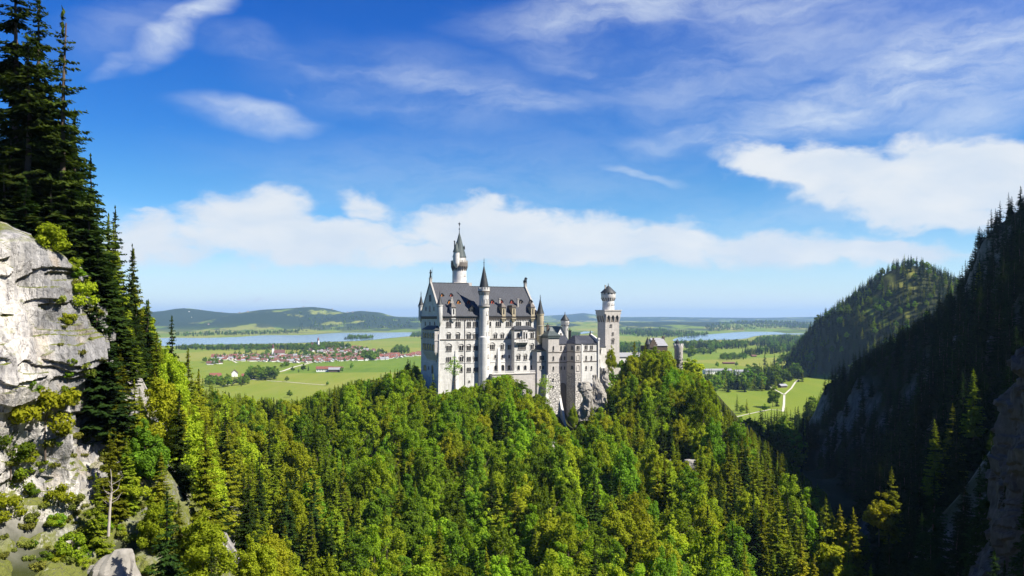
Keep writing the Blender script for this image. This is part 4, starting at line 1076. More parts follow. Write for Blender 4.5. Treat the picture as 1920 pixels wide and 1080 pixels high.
def ring(mb, f, x0, x1, z0, z1, w, d0, d1, arch=True, n=7):
    """frame standing d1 proud round an opening"""
    a = arch_pts(x0, x1, z0, z1, arch, n); b = arch_pts(x0 - w, x1 + w, z0, z1 + w, arch, n)
    k = len(a)
    P = [f(x, z, d1) for x, z in a] + [f(x, z, d1) for x, z in b] + [f(x, z, d0) for x, z in a] + [f(x, z, d0) for x, z in b]
    fs = []
    for i in range(1, k):
        j = (i + 1) % k
        fs += [(i, j, k + j, k + i), (i, j, 2 * k + j, 2 * k + i), (k + i, k + j, 3 * k + j, 3 * k + i)]
    mb.poly(P, fs)
def window(bd, f, ac, z0, z1, n, w, hood=False, arch=True, mat='trim', label=None):
    """n lights side by side, total width w, centred on ac"""
    gap = .22 if n > 1 else 0
    lw = (w - gap * (n - 1)) / n
    fr, pn = MB(), MB()
    for i in range(n):
        x0 = ac - w / 2 + i * (lw + gap); x1 = x0 + lw
        pn.prism(arch_pts(x0, x1, z0, z1, arch), f, -.05, .03)
        ring(fr, f, x0, x1, z0, z1, .11, .0, .2, arch)
    fr.prism([(ac - w / 2 - .25, z0 - .25), (ac + w / 2 + .25, z0 - .25), (ac + w / 2 + .25, z0), (ac - w / 2 - .25, z0)], f, -.05, .32)
    if hood:
        x0, x1 = ac - w / 2 - .3, ac + w / 2 + .3; r = (x1 - x0) / 2
        ring(fr, f, x0, x1, z1 - r * .45, z1 - r * .45 + r + .15, .18, .0, .26, True, 12)
    o = bd.put(fr, 'window', M[mat]); bd.put(pn, 'pane', M['glass'], o)
    return o
def wpx(bd, px, y0, y1, n, wpx_, v, hood=False, arch=True, mat='trim'):
    u, z1 = uz(px, y0, v); z0 = LZ(y1, u, v)
    sc_ = F / (CY0 + u * sT + v * cT)
    return window(bd, south(v), u, z0, z1, n, wpx_ / sc_ / (cT - (px - 960) / F * sT), hood, arch, mat)
def battlements(mb, cx, cy, r0, r1, z0, z1, n):
    for i in range(n):
        a0 = 2 * math.pi * (i + .2) / n; a1 = 2 * math.pi * (i + .8) / n
        p = [(cx + r * math.cos(a), cy + r * math.sin(a)) for r, a in ((r0, a0), (r1, a0), (r1, a1), (r0, a1))]
        mb.prism(p, lambda x, y, d: (x, y, d), z0, z1)
def corbels_round(mb, cx, cy, r0, r1, z0, z1, n):
    for i in range(n):
        a = 2 * math.pi * i / n; da = math.pi / n * .42
        p = []
        for r, z in ((r0 - .1, z0), (r0 + .12, z0), (r1, z1 - .3), (r1, z1), (r0 - .1, z1)): p.append((r, z))
        mb.prism(p, lambda r, z, d: (cx + r * math.cos(d), cy + r * math.sin(d), z), a - da, a + da)
def round_win(bd, cx, cy, r, ang, z0, z1, w, n=1, parent=None):
    """window on a round tower, ang measured from the -v direction towards +u"""
    a = R(ang); dx, dy = math.sin(a), -math.cos(a); px_, py_ = cx + dx * (r * math.cos(math.asin(min(.9, w / 2 / r))) - .05), cy + dy * (r * math.cos(math.asin(min(.9, w / 2 / r))) - .05)
    f = lambda s_, z, d: (px_ + math.cos(a) * s_ + dx * d, py_ + math.sin(a) * s_ + dy * d, z)
    return window(bd, f, 0, z0, z1, n, w, False, True, 'trim')
def finial(mb, cx, cy, z, h):
    mb.lathe(cx, cy, [(.22, z - .4), (.16, z + h * .25), (.42, z + h * .33), (.12, z + h * .42), (.1, z + h * .62), (.3, z + h * .68), (.07, z + h * .75), (.05, z + h)], 8)

# ---- main palace
pal = Bld('palace', 0, 0, -46, 'white palace with steep slate roof and rows of arched windows on the wooded ridge', 'castle')
LW, DW = 57.0, 30.0
EV, RZ1, RZ2, US = 1.7, 18.5, 16.9, 22.0
b = MB()
b.prism([(0, -46), (DW, -46), (DW, EV), (DW / 2, RZ1 - .3), (0, EV)], lambda a, z, d: (d, a, z), 0, US)
b.prism([(.003, -46), (DW - .003, -46), (DW - .003, EV), (DW / 2, RZ2 - .3), (.003, EV)], lambda a, z, d: (d, a, z), US, LW)
b.frustum((-1.2, -.9, -46), (0.0, 2.2, -46), (-.35, -.35, -8), (0.0, 1.6, -8))
pal.put(b, 'wall', M['stone'])
def roof_mesh(u0, u1, zr, over=1.0, th=.45):
    b = MB(); k = (zr - EV) / (DW / 2)
    for sg, ve in ((1, -over), (-1, DW + over)):
        zz = EV - over * k + .25
        P = [(u0, ve, zz), (u1, ve, zz), (u1, DW / 2, zr + .2), (u0, DW / 2, zr + .2)]
        b.poly(P + [(x, y, z + th) for x, y, z in P], [(0, 1, 2, 3), (4, 5, 6, 7), (0, 1, 5, 4), (1, 2, 6, 5), (2, 3, 7, 6), (3, 0, 4, 7)])
    b.box((u0 + .2, DW / 2 - .25, zr + .4), (u1 - .2, DW / 2 + .25, zr + .85))
    return b
pal.put(roof_mesh(.9, US + .3, RZ1), 'roof', M['roof']); pal.put(roof_mesh(US + .35, LW - .9, RZ2), 'roof', M['roof'])
# stepped gable copings
for u0, zr, nm in ((-.15, RZ1, 'gable'), (LW - .75, RZ2, 'gable')):
    b = MB(); k = (zr - EV) / (DW / 2)
    b.prism([(-.5, EV - .6), (DW / 2, zr + .6), (DW + .5, EV - .6), (DW + .5, EV + .6), (DW / 2, zr + 1.9), (-.5, EV + .6)], lambda a, z, d: (d, a, z), u0, u0 + .9)
    b.box((u0 - .15, DW / 2 - .8, zr + .6), (u0 + 1.1, DW / 2 + .8, zr + 2.9)); b.box((u0 - .3, DW / 2 - 1.0, zr + 2.9), (u0 + 1.25, DW / 2 + 1.0, zr + 3.2))
    pal.put(b, nm, M['trim'])
# figures on the gables
def figure(cx, cy, z, lion):
    import bmesh
    b = MB()
    if not lion:
        b.lathe(cx, cy, [(.55, z), (.6, z + .5), (.42, z + 1.6), (.5, z + 2.4), (.62, z + 3.0), (.3, z + 3.4), (.24, z + 3.55), (.34, z + 3.9), (.3, z + 4.2), (.08, z + 4.45)], 10)
        b.frustum((cx + .5, cy - .15, z + 2.7), (cx + .8, cy + .15, z + 2.7), (cx + .75, cy - .12, z + 3.9), (cx + 1.0, cy + .12, z + 3.9)); b.box((cx + .85, cy - .05, z), (cx + .95, cy + .05, z + 5.6))
    else:
        b.lathe(cx, cy, [(.7, z), (.85, z + .6), (.7, z + 1.5), (.5, z + 2.1)], 10); b.lathe(cx + .35, cy, [(.4, z + 1.7), (.75, z + 2.1), (.75, z + 2.7), (.3, z + 3.1)], 10)
        b.box((cx + .9, cy - .25, z + 2.1), (cx + 1.35, cy + .25, z + 2.5)); b.box((cx + .5, cy - .5, z), (cx + .8, cy - .2, z + 1.7)); b.box((cx + .5, cy + .2, z), (cx + .8, cy + .5, z + 1.7))
        b.frustum((cx - 1.1, cy - .15, z), (cx - .6, cy + .15, z), (cx - 1.3, cy - .1, z + 1.4), (cx - 1.0, cy + .1, z + 1.4))
    o = pal.put(b, 'statue', M['metal'], None, True); o['label'] = 'dark lion figure on the gable' if lion else 'dark standing figure with lance on the gable'
figure(.3, DW / 2, RZ1 + 3.2, False); figure(LW - .3, DW / 2, RZ2 + 3.2, True)
# cornice and string courses
b = MB(); b.box((.05, -.75, EV - 1.25), (LW - .05, 0, EV - .45)); b.box((.05, -.4, EV - 1.9), (LW - .05, 0, EV - 1.25))
for i in range(56):
    u = .6 + i * 1.0; b.box((u, -.38, EV - 2.7), (u + .45, 0, EV - 1.9))
pal.put(b, 'cornice', M['cornice'])
b = MB(); b.box((-.6, -.1, EV - 1.2), (0, DW + .1, EV - .5))
for i in range(28): b.box((-.45, .6 + i * 1.05, EV - 2.0), (0, 1.05 + i * 1.05, EV - 1.2))
pal.put(b, 'cornice', M['cornice'])
z1 = LZ(636.5, LU(860, 0), 0); z2 = LZ(680.5, LU(860, 0), 0)
b = MB(); b.box((-.25, -.28, z1 - .25), (LW, 0, z1 + .25)); b.box((-.25, 0, z1 - .25), (0, DW, z1 + .25)); pal.put(b, 'string_course', M['cornice'])
b = MB(); b.box((-.18, -.2, z2 - .16), (LW, 0, z2 + .16)); b.box((-.18, 0, z2 - .16), (0, DW, z2 + .16)); pal.put(b, 'string_course', M['white'])
# windows of the long front
ROWS = [(841.5, 603, 613, 3, 9, 0), (858.9, 603, 613, 3, 9, 0), (879.2, 603, 613, 2, 7, 0), (891.6, 603, 613, 3, 8.6, 0), (919.4, 603, 612, 1, 2.6, 0), (934.6, 603, 612, 3, 9.4, 0), (953.6, 603, 612, 3, 9.2, 0), (972.4, 603, 612, 3, 9.2, 0), (990.7, 603, 612, 3, 9.2, 0),
        (841.4, 626, 635.6, 2, 7, 1), (858.6, 626, 635.6, 2, 7, 1), (879, 626, 635.6, 2, 7, 1), (891.4, 626, 635.6, 3, 8, 1), (928.9, 626.5, 635, 2, 5.6, 1), (941.9, 626.5, 635, 2, 5.6, 1), (954.7, 626.5, 635, 2, 5.4, 1),
        (841.7, 648, 658, 3, 9.6, 1), (864.8, 648, 657, 2, 7.4, 1), (879, 648, 657, 2, 7, 1), (891.9, 648, 657, 2, 7.6, 1), (922.8, 646, 655, 3, 9, 1), (941.5, 646.5, 655, 2, 5.4, 1), (954.6, 646.5, 655, 2, 5.2, 1),
        (841, 669.5, 678.5, 3, 9, 0), (865, 669, 677.5, 2, 6.6, 1), (879, 669, 677, 2, 7, 0), (892, 669, 677, 2, 7, 1), (928.6, 665.5, 671.5, 1, 2.8, 0), (941.8, 665.5, 671.5, 1, 2.8, 0), (954.5, 665.5, 671.5, 1, 2.6, 0),
        (865.2, 688, 697, 1, 3.8, 0), (879.2, 689, 697, 2, 7, 0), (892.2, 689, 697, 3, 8.4, 0), (929.2, 685, 693.5, 1, 4.6, 0), (942.5, 684, 695, 1, 5.6, 0), (954.5, 685, 693.5, 1, 4.8, 0), (880, 713.5, 716, 1, 2.6, 0)]
for (px, y0, y1, n, w, hd) in ROWS: wpx(pal, px, y0, y1, n, w, 0, bool(hd), y1 - y0 > 4)
# painted wheels between two rows
for px in (834.5, 857):
    u, z = uz(px, 642.5, 0); b = MB()
    ring(b, south(0), u - .55, u + .55, z - .6, z + .5, .16, -.02, .03); b.box((u - .1, -.03, z - 1.5), (u + .1, .02, z + .4)); pal.put(b, 'wall_emblem', M['cornice'])
# projecting bay with its low roof, balcony and windows
BV = -4.0
ub0, ub1 = LU(964.5, BV), LU(1003, BV)
zb = LZ(618, ub0, BV)
b = MB(); b.box((ub0, BV, -46), (ub1, -.003, zb)); pal.put(b, 'bay', M['stone'])
b = MB(); b.poly([(ub0 - .6, BV - .7, zb), (ub1 + .6, BV - .7, zb), (ub1 + .6, 0, zb), (ub0 - .6, 0, zb), (ub0 + 1.5, -.3, zb + 2.0), (ub1 - 1.5, -.3, zb + 2.0)], [(0, 1, 2, 3), (0, 1, 5, 4), (1, 2, 5), (3, 0, 4), (2, 3, 4, 5)])
b.box((ub0 - .45, BV - .5, zb - .45), (ub1 + .45, -.01, zb - .01)); pal.put(b, 'bay_roof', M['roof'])
z3 = LZ(635.5, ub0, BV)
b = MB(); b.box((ub0 - .2, BV - .22, z3 - .2), (ub1 + .2, BV, z3 + .2)); pal.put(b, 'string_course', M['cornice'])
z4 = LZ(678.5, ub0, BV)
b = MB(); b.box((ub0 - .12, BV - .15, z4 - .15), (ub1 + .12, BV, z4 + .15)); pal.put(b, 'string_course', M['white'])
for (px, y0, y1, n, w, hd) in [(971.8, 623.5, 633.5, 1, 4.6, 0), (997.8, 624, 634, 2, 5.6, 1), (978.6, 646.5, 655, 6, 14, 0), (997.6, 646, 654.5, 2, 5.4, 1), (972.2, 666, 674, 2, 6, 1), (985, 666, 674, 2, 5.4, 1), (997, 666.5, 673, 2, 5, 0), (972.2, 685, 693.5, 1, 4.2, 0), (984.7, 685, 693.5, 1, 4.6, 0), (997.5, 684.5, 693, 1, 4.6, 0)]:
    wpx(pal, px, y0, y1, n, w, BV, bool(hd))
u0, u1 = LU(967.5, BV - 1.6), LU(990.5, BV - 1.6); zf = LZ(641, u0, BV)
bal = MB(); bal.box((u0, BV - 1.9, zf - .35), (u1, BV, zf)); bal.box((u0, BV - 1.9, zf + 1.05), (u1, BV - 1.65, zf + 1.3))
for i in range(15):
    u = u0 + .1 + (u1 - u0 - .4) * i / 14; bal.box((u, BV - 1.86, zf), (u + .2, BV - 1.7, zf + 1.05))
for i in range(6):
    u = u0 + .3 + (u1 - u0 - 1.0) * i / 5; bal.frustum((u, BV - .4, zf - 1.9), (u + .4, BV, zf - 1.9), (u, BV - 1.8, zf - .35), (u + .4, BV, zf - .35))
bo = pal.put(bal, 'balcony', M['white'])
u0c, u1c = LU(979.5, BV - 1.4), LU(990, BV - 1.4); b = MB()
for i in range(3):
    u = u0c + (u1c - u0c - .45) * i / 2; b.box((u, BV - 1.6, zf), (u + .45, BV - 1.15, zb - .46))
b.box((u0c, BV - 1.6, zb - 1.3), (u1c, BV - .02, zb - .46)); pal.put(b, 'balcony_arcade', M['white'])
wpx(pal, 981.4, 625, 635, 1, 3, BV); wpx(pal, 986.8, 625, 635, 1, 3, BV)
# stair turret on the front
tu, tv = LU(907.5, -1.2), -1.2
zs = LZ(632, tu, tv); zc = LZ(546.5, tu, tv)
b = MB(); b.lathe(tu, tv, [(3.0, -46), (2.95, zs), (2.55, zs + .5), (2.5, zc - 2.2), (2.55, zc - 2.0), (3.05, zc - .4), (3.1, zc), (3.05, zc + .9), (2.7, zc + .9)], 28)
st = pal.put(b, 'stair_turret', M['white'], None, True)
b = MB(); b.lathe(tu, tv, [(2.6, zc - .5), (3.18, zc - .3), (3.18, zc + .35), (2.6, zc + .4)], 28); corbels_round(b, tu, tv, 2.5, 3.1, zc - 2.0, zc - .4, 20); pal.put(b, 'cornice', M['cornice'], st)
b = MB(); battlements(b, tu, tv, 2.7, 3.08, zc + .9, zc + 2.1, 14); pal.put(b, 'battlement', M['white'], st)
ztip = LZ(497, tu, tv)
b = MB(); b.lathe(tu, tv, [(2.72, zc + .9), (2.68, zc + 1.5), (1.75, zc + 6.0), (.12, ztip)], 24); pal.put(b, 'spire', M['spire'], st, True)
b = MB(); finial(b, tu, tv, ztip, 4.0); pal.put(b, 'finial', M['metal'], st)
for (y0, y1, w, n) in [(644.5, 650.5, .75, 1), (665, 671, .75, 1), (686, 691.5, .75, 1), (601, 606.5, .75, 1)]:
    zt_, z_ = LZ(y0, tu, tv - 3), LZ(y1, tu, tv - 3); round_win(pal, tu, tv, 2.55 if y0 < 630 else 2.97, 30, z_, zt_, w)
round_win(pal, tu, tv, 2.55, 28, LZ(630.5, tu, tv - 3), LZ(622, tu, tv - 3), 1.7, 2)
for an in (-40, 0, 36, 72): round_win(pal, tu, tv, 2.52, an, LZ(569.5, tu, tv - 3), LZ(560.5, tu, tv - 3), 1.1)
round_win(pal, tu, tv, 2.52, 26, LZ(590, tu, tv - 3), LZ(583, tu, tv - 3), 1.3)
b = MB(); zq = LZ(574, tu, tv); b.lathe(tu, tv, [(2.4, zq - 1.2), (3.15, zq - .3), (3.15, zq + .5), (2.4, zq + .5)], 20); pal.put(b, 'turret_balcony', M['trim'], st)
# corner turrets
def corner_turret(px, v, ytip, ysp, ybot, r, mat, u=None):
    u = LU(px, v) if u is None else u
    z0, z1, z2 = LZ(ybot, u, v), LZ(ysp, u, v), LZ(ytip, u, v)
    b = MB(); b.lathe(u, v, [(.25, z0 - 1.6), (r * .55, z0 - .5), (r, z0 + 1.0), (r, z1 - .8), (r + .25, z1 - .5), (r + .25, z1)], 16)
    o = pal.put(b, 'corner_turret', M[mat], None, True)
    b = MB(); b.lathe(u, v, [(r + .3, z1), (r * .72, z1 + (z2 - z1) * .3), (r * .36, z1 + (z2 - z1) * .65), (.05, z2)], 12); pal.put(b, 'spire', M['spire'], o, True)
    b = MB(); finial(b, u, v, z2 - .4, 2.2); pal.put(b, 'finial', M['metal'], o)
    return u, o
corner_turret(824.5, 0, 552, 571.5, 606, 1.45, 'stone')
corner_turret(0, DW, 552, 573, 600, 1.4, 'stone', u=0)
ue, eo = corner_turret(1013, -1.0, 558, 588.5, 640, 1.95, 'sand'); eo['label'] = 'yellow sandstone corner turret'
b = MB()
for yy in (611, 629): z_ = LZ(yy, ue, -1.0); b.lathe(ue, -1.0, [(1.9, z_ - .2), (2.15, z_), (1.9, z_ + .25)], 16)
pal.put(b, 'turret_band', M['trim'], eo)
for yy in (603, 622): round_win(pal, ue, -1.0, 1.95, 40, LZ(yy + 5, ue, -1), LZ(yy - 1, ue, -1), .8)
# roof dormers with painted fronts
def roof_pt(px, py, zr):
    """ray onto the front roof slope"""
    kk = (px - 960) / F; mm = (HOR - py) / F; k = (zr - EV) / (DW / 2)
    lo, hi = 0.0, 15.0
    for _ in range(40):
        v = (lo + hi) / 2; u = LU(px, v)
        if LZ(py, u, v) > EV + k * v: lo = v
        else: hi = v
    return u, v, EV + k * v
def dormer(px, py, zr, w, h, mat):
    u, v, z = roof_pt(px, py, zr); z -= .3; vf = v - .5; vb = v + (h + w * .6) / ((zr - EV) / (DW / 2)) + .4
    b = MB(); b.prism([(u - w / 2, z), (u + w / 2, z), (u + w / 2, z + h), (u, z + h + w * .55), (u - w / 2, z + h)], lambda a, q, d: (a, d, q), vf, vb); o = pal.put(b, 'dormer', M[mat])
    b = MB()
    for sg in (-1, 1):
        P = [(u + sg * (w / 2 + .3), z + h - .3), (u, z + h + w * .55 + .1), (u, z + h + w * .55 + .35), (u + sg * (w / 2 + .3), z + h - .05)]
        b.prism(P, lambda a, q, d: (a, d, q), vf - .35, vb)
    pal.put(b, 'dormer_roof', M['spire'], o)
    b = MB(); b.prism(arch_pts(u - w * .2, u + w * .2, z + .35, z + h + .1), lambda a, q, d: (a, vf - d, q), -.05, .03); pal.put(b, 'pane', M['glass'], o)
for px, mt in ((843, 'orange'), (860, 'orange'), (878, 'red')): dormer(px, 570.5, RZ1, 1.7, 1.5, mt)
for px, mt in ((829, 'orange'), (846, 'red')): dormer(px, 556.5, RZ1, 1.5, 1.1, mt)
for px, mt in ((923, 'red'), (940, 'red'), (959.5, 'red'), (977, 'cornice'), (995, 'cornice')): dormer(px, 570, RZ2, 1.7, 1.5, mt)
dormer(885, 585, RZ1, 3.0, 1.9, 'spire')
# stone wall dormers standing over the eaves
for px, zr, fancy in ((850.5, RZ1, 1), (944.5, RZ2, 0), (963.5, RZ2, 2), (999, RZ2, 0)):
    u = LU(px, -.9); z0, z1 = LZ(589.5, u, -.9), LZ(575.5, u, -.9)
    b = MB(); b.box((u - 1.05, -1.0, z0 - 1.2), (u + 1.05, 4.5, z1)); b.frustum((u - .5, -.5, z0 - 4.0), (u + .5, 0, z0 - 4.0), (u - 1.2, -1.1, z0 - 2.4), (u + 1.2, 0, z0 - 2.4)); b.box((u - 1.25, -1.2, z0 - 2.4), (u + 1.25, 0, z0 - 1.9))
    o = pal.put(b, 'wall_dormer', M['sand'] if fancy != 1 else M['stone'])
    b = MB()
    if fancy == 2: b.box((u - 1.3, -1.2, z1), (u + 1.3, 4.5, z1 + .9))
    else: b.frustum((u - 1.35, -1.3, z1), (u + 1.35, 4.6, z1), (u - .5, .6, z1 + 2.0), (u + .5, 4.4, z1 + 2.0))
    for q in range(4): b.box((u - 1.2 + q * .68, -1.32, z1 - .5), (u - .85 + q * .68, -1.0, z1 - .05))
    pal.put(b, 'dormer_roof', M['cornice'], o)
    b = MB(); b.prism(arch_pts(u - .35, u + .35, z0, z1 - 1.0), south(-1.0), -.05, .03); pal.put(b, 'pane', M['glass'], o)
    if fancy == 1:
        b = MB(); [b.box((u - .9 + k * .3, 1.4, z1 + 2.0 + k * 1.1), (u + .9 - k * .3, 2.0, z1 + 3.0 + k * 1.1)) for k in range(3)]; pal.put(b, 'chimney', M['trim'])
for u, zr in ((36, RZ2), (47, RZ2)):
    v = 4.2; z = EV + (zr - EV) / 15 * v; b = MB(); b.box((u - .45, v - .45, z - 1), (u + .45, v + .45, z + 4.4)); b.box((u - .6, v - .6, z + 4.4), (u + .6, v + .6, z + 4.9)); pal.put(b, 'chimney', M['trim'])
# rain pipes, buttress strips
for px, y0, y1 in ((871.5, 594, 722), (960.3, 594, 700)):
    u = LU(px, 0); b = MB(); b.box((u - .14, -.3, LZ(y1, u, 0)), (u + .14, 0, LZ(y0, u, 0))); pal.put(b, 'rain_pipe', M['cornice'])
for px, y0, y1 in ((855, 657, 735), (934.5, 653, 700)):
    u = LU(px, 0); zt_, z_ = LZ(y0, u, 0), LZ(y1, u, 0); b = MB(); b.frustum((u - .9, -2.2, z_), (u + .9, 0, z_), (u - .55, -.3, zt_), (u + .55, 0, zt_)); pal.put(b, 'buttress', M['white'])
# terrace with balustrade before the front
vt = -6.5
u0, u1 = tu + 2.4, LU(1003, vt); zt_ = LZ(700, (u0 + u1) / 2, vt)
b = MB(); b.box((u0, vt, -50), (u1, .0, zt_ - .4)); b.box((u0 - .2, vt - .35, zt_ - .4), (u1 + .2, 0, zt_)); tr_ = pal.put(b, 'terrace', M['stone_grey'])
b = MB(); b.box((u0, vt - .2, zt_ + 1.0), (u1, vt + .1, zt_ + 1.3)); b.box((u0, vt - .2, zt_), (u1, vt + .1, zt_ + .22))
for i in range(46): u = u0 + .1 + (u1 - u0 - .4) * i / 45; b.box((u, vt - .14, zt_ + .22), (u + .26, vt + .04, zt_ + 1.0))
pal.put(b, 'balustrade', M['white'], tr_)
# west front: loggia tower and windows
uw = -2.6
v0, v1 = LV(815, uw), LV(792.2, uw)
za, zb_, zc_, zd = LZ(618, uw, 14), LZ(637, uw, 14), LZ(659, uw, 14), LZ(674, uw, 14)
vm0, vm1 = min(v0, v1), max(v0, v1)
b = MB(); b.box((uw, vm0, zc_), (-.003, vm1, za)); b.frustum((-.5, vm0 + 1.5, zd), (0, vm1 - 1.5, zd), (uw, vm0, zc_), (0, vm1, zc_)); b.box((uw - .25, vm0 - .25, zb_ - .3), (0, vm1 + .25, zb_ + .3)); lg = pal.put(b, 'loggia', M['stone_grey'])
b = MB(); b.poly([(uw - .5, vm0 - .5, za), (0, vm0 - .5, za), (0, vm1 + .5, za), (uw - .5, vm1 + .5, za), (-.1, vm0 + 2, za + 2.2), (-.1, vm1 - 2, za + 2.2)], [(0, 1, 2, 3), (0, 3, 5, 4), (0, 1, 4), (2, 3, 5), (1, 2, 5, 4)]); pal.put(b, 'loggia_roof', M['spire'], lg)
for (y0, y1) in ((623, 633), (643.5, 656)):
    for i in range(5):
        a = vm0 + (i + .5) * (vm1 - vm0) / 5; window(pal, west(uw), a, LZ(y1, uw, 14), LZ(y0, uw, 14), 1, (vm1 - vm0) / 5 * .62)
for (px, y0, y1, n, w) in [(798, 603, 610, 1, 1.6), (806.5, 603, 610, 1, 1.6), (815.5, 603, 610, 1, 1.6), (806.5, 573, 584, 1, 2.4), (799, 575, 582, 1, 1.3), (814, 575, 582, 1, 1.3), (806.8, 553, 565, 3, 3.0), (820, 628, 635, 1, 1.3), (819, 648, 655, 1, 1.3), (797, 684, 694, 2, 4.2), (811, 684, 700, 1, 2.4), (819, 672, 678, 1, 1.2), (804, 687, 693, 1, 1.0)]:
    a = LV(px, 0); window(pal, west(0), a, LZ(y1, 0, a), LZ(y0, 0, a), n, w)
# round tower on the courtyard side
RT = Bld('round_tower', LU(861.3, 28), 28, 0, 'tall round white tower with dark cone spire and gallery rising behind the palace roof', 'tower')
ru, rv = RT.off[0], 28.0
rz = lambda py: LZ(py, ru, rv)
b = MB(); b.box((ru - 5.4, rv - 5.4, -10), (ru + 5.4, rv + 5.4, rz(530.5))); RT.put(b, 'base', M['stone_grey'])
b = MB(); b.lathe(ru, rv, [(3.95, rz(531)), (3.9, rz(509)), (3.9, rz(500))], 32); RT.put(b, 'shaft', M['white'], None, True)
b = MB(); b.lathe(ru, rv, [(3.8, rz(500.5)), (4.75, rz(500)), (4.75, rz(492.5)), (4.45, rz(492.5)), (4.45, rz(497)), (3.5, rz(497))], 32); gl = RT.put(b, 'gallery', M['cornice'])
b = MB(); corbels_round(b, ru, rv, 3.9, 4.7, rz(508), rz(500.3), 22); RT.put(b, 'corbel', M['cornice'], gl)
b = MB(); battlements(b, ru, rv, 4.45, 4.74, rz(492.5), rz(489), 18); RT.put(b, 'battlement', M['trim'], gl)
b = MB(); b.lathe(ru, rv, [(3.6, rz(497)), (3.6, rz(482))], 28); RT.put(b, 'drum', M['white'], None, True)
b = MB(); b.lathe(ru, rv, [(3.95, rz(482.5)), (3.85, rz(481.5)), (2.3, rz(463)), (.1, rz(435))], 28); RT.put(b, 'spire', M['green_roof'], None, True)
b = MB(); finial(b, ru, rv, rz(436), 6.0); b.box((ru - .8, rv - .08, rz(420.3)), (ru + .8, rv + .08, rz(419.3))); b.box((ru - .3, rv - .08, rz(422)), (ru + .3, rv + .08, rz(417.5))); RT.put(b, 'finial', M['metal'])
su = LU(855.8, 24.6)
b = MB(); b.lathe(su, 24.6, [(.4, rz(503)), (1.6, rz(497)), (1.72, rz(494)), (1.72, rz(473.5))], 20); tt = RT.put(b, 'side_turret', M['white'], None, True)
b = MB(); b.lathe(su, 24.6, [(2.0, rz(474)), (1.95, rz(473)), (.08, rz(454))], 20); RT.put(b, 'spire', M['green_roof'], tt, True)
b = MB(); b.lathe(su - .75, 25.6, [(.3, rz(473)), (.3, rz(455)), (.42, rz(455)), (.42, rz(452.5))], 8); RT.put(b, 'chimney', M['metal'], tt)
b = MB(); pu_ = LU(869.5, 27); b.lathe(pu_, 26.4, [(.5, rz(468)), (.5, rz(463.5)), (.05, rz(460))], 8); RT.put(b, 'spire_dormer', M['metal'])
for an, y0, y1, w in ((30, 514, 518, 1.1), (30, 526, 530.5, 1.0), (62, 526, 530.5, 1.0), (40, 484, 490, .9), (75, 484, 490, .9)):
    round_win(RT, ru, rv, 3.9 if y0 > 500 else 3.6, an, rz(y1), rz(y0), w)

# ---- bower wing with its buttress towers
bow = Bld('bower_wing', LU(1060, 0), 0, -62, 'lower white wing with buttress towers and dark roofs between palace and square tower', 'castle wing')
def blk(px0, px1, v0, v1, ytop, zbot=-62):
    u0, u1 = LU(px0, v0), LU(px1, v0); return u0, u1, LZ(ytop, (u0 + u1) / 2, v0)
def strings(px0, px1, v, ys, mat='cornice', d=.22):
    for y in ys:
        u0, u1 = LU(px0, v), LU(px1, v); z = LZ(y, (u0 + u1) / 2, v); b = MB(); b.box((u0 - .15, v - d, z - .2), (u1 + .15, v, z + .2)); bow.put(b, 'string_course', M[mat])
# shaded linking block
u0, u1, zt_ = blk(1002, 1026, -7, 2, 658)
b = MB(); b.prism([(u0 + 1.6, -7), (u1, -7), (u1, 3), (u0, 3), (u0, -4.5)], lambda a, q, d: (a, q, d), -62, zt_); bow.put(b, 'linking_block', M['stone_grey'])
b = MB(); b.poly([(u0 + 1.3, -7.5, zt_), (u1 + .3, -7.5, zt_), (u1 + .3, 3, zt_), (u0 - .4, 3, zt_), (u0 - .4, -4.7, zt_), (u0 + 3.2, 1, zt_ + 3.2), (u1 - .5, 1, zt_ + 3.2)], [(0, 1, 2, 3, 4), (0, 1, 6, 5), (1, 2, 6), (2, 3, 5, 6), (3, 4, 5), (4, 0, 5)]); bow.put(b, 'linking_roof', M['spire'])
wpx(bow, 1016, 667, 675, 2, 8, -7, False, False); wpx(bow, 1016, 686, 692, 3, 8, -7, False, False)
strings(1007, 1026, -7, (678.5,))
b = MB(); cu = LU(1018, 1); b.lathe(cu, 1.0, [(2.6, LZ(650, cu, 1)), (2.6, LZ(648, cu, 1)), (.1, LZ(636, cu, 1))], 14); bow.put(b, 'cone_roof', M['spire'])
# first buttress tower
V1 = -10.0
u0, u1, zt_ = blk(1028, 1048.2, V1, 0, 634); zr_ = LZ(700, u0, V1)
b = MB(); b.box((u0, V1, zr_), (u1, V1 + 7, zt_)); t1 = bow.put(b, 'buttress_tower', M['stone_grey'])
b = MB(); b.frustum((u0 - 1.0, V1 - 1.6, -62), (u1 + 1.0, V1 + 7.0, -62), (u0 - .25, V1 - .3, zr_), (u1 + .25, V1 + 6.9, zr_)); bow.put(b, 'rough_base', M['rubble'], t1)
b = MB(); k0 = LU(1025.2, V1); b.frustum((u0 - 2.4, V1 - 1.2, LZ(756, u0, V1)), (u0 - .4, V1 + 3, LZ(756, u0, V1)), (u0 - .9, V1 - .2, LZ(703, u0, V1)), (u0 - .2, V1 + 3, LZ(703, u0, V1))); bow.put(b, 'buttress', M['white'], t1)
zp = LZ(629.5, u0, V1); uc = (u0 + u1) / 2
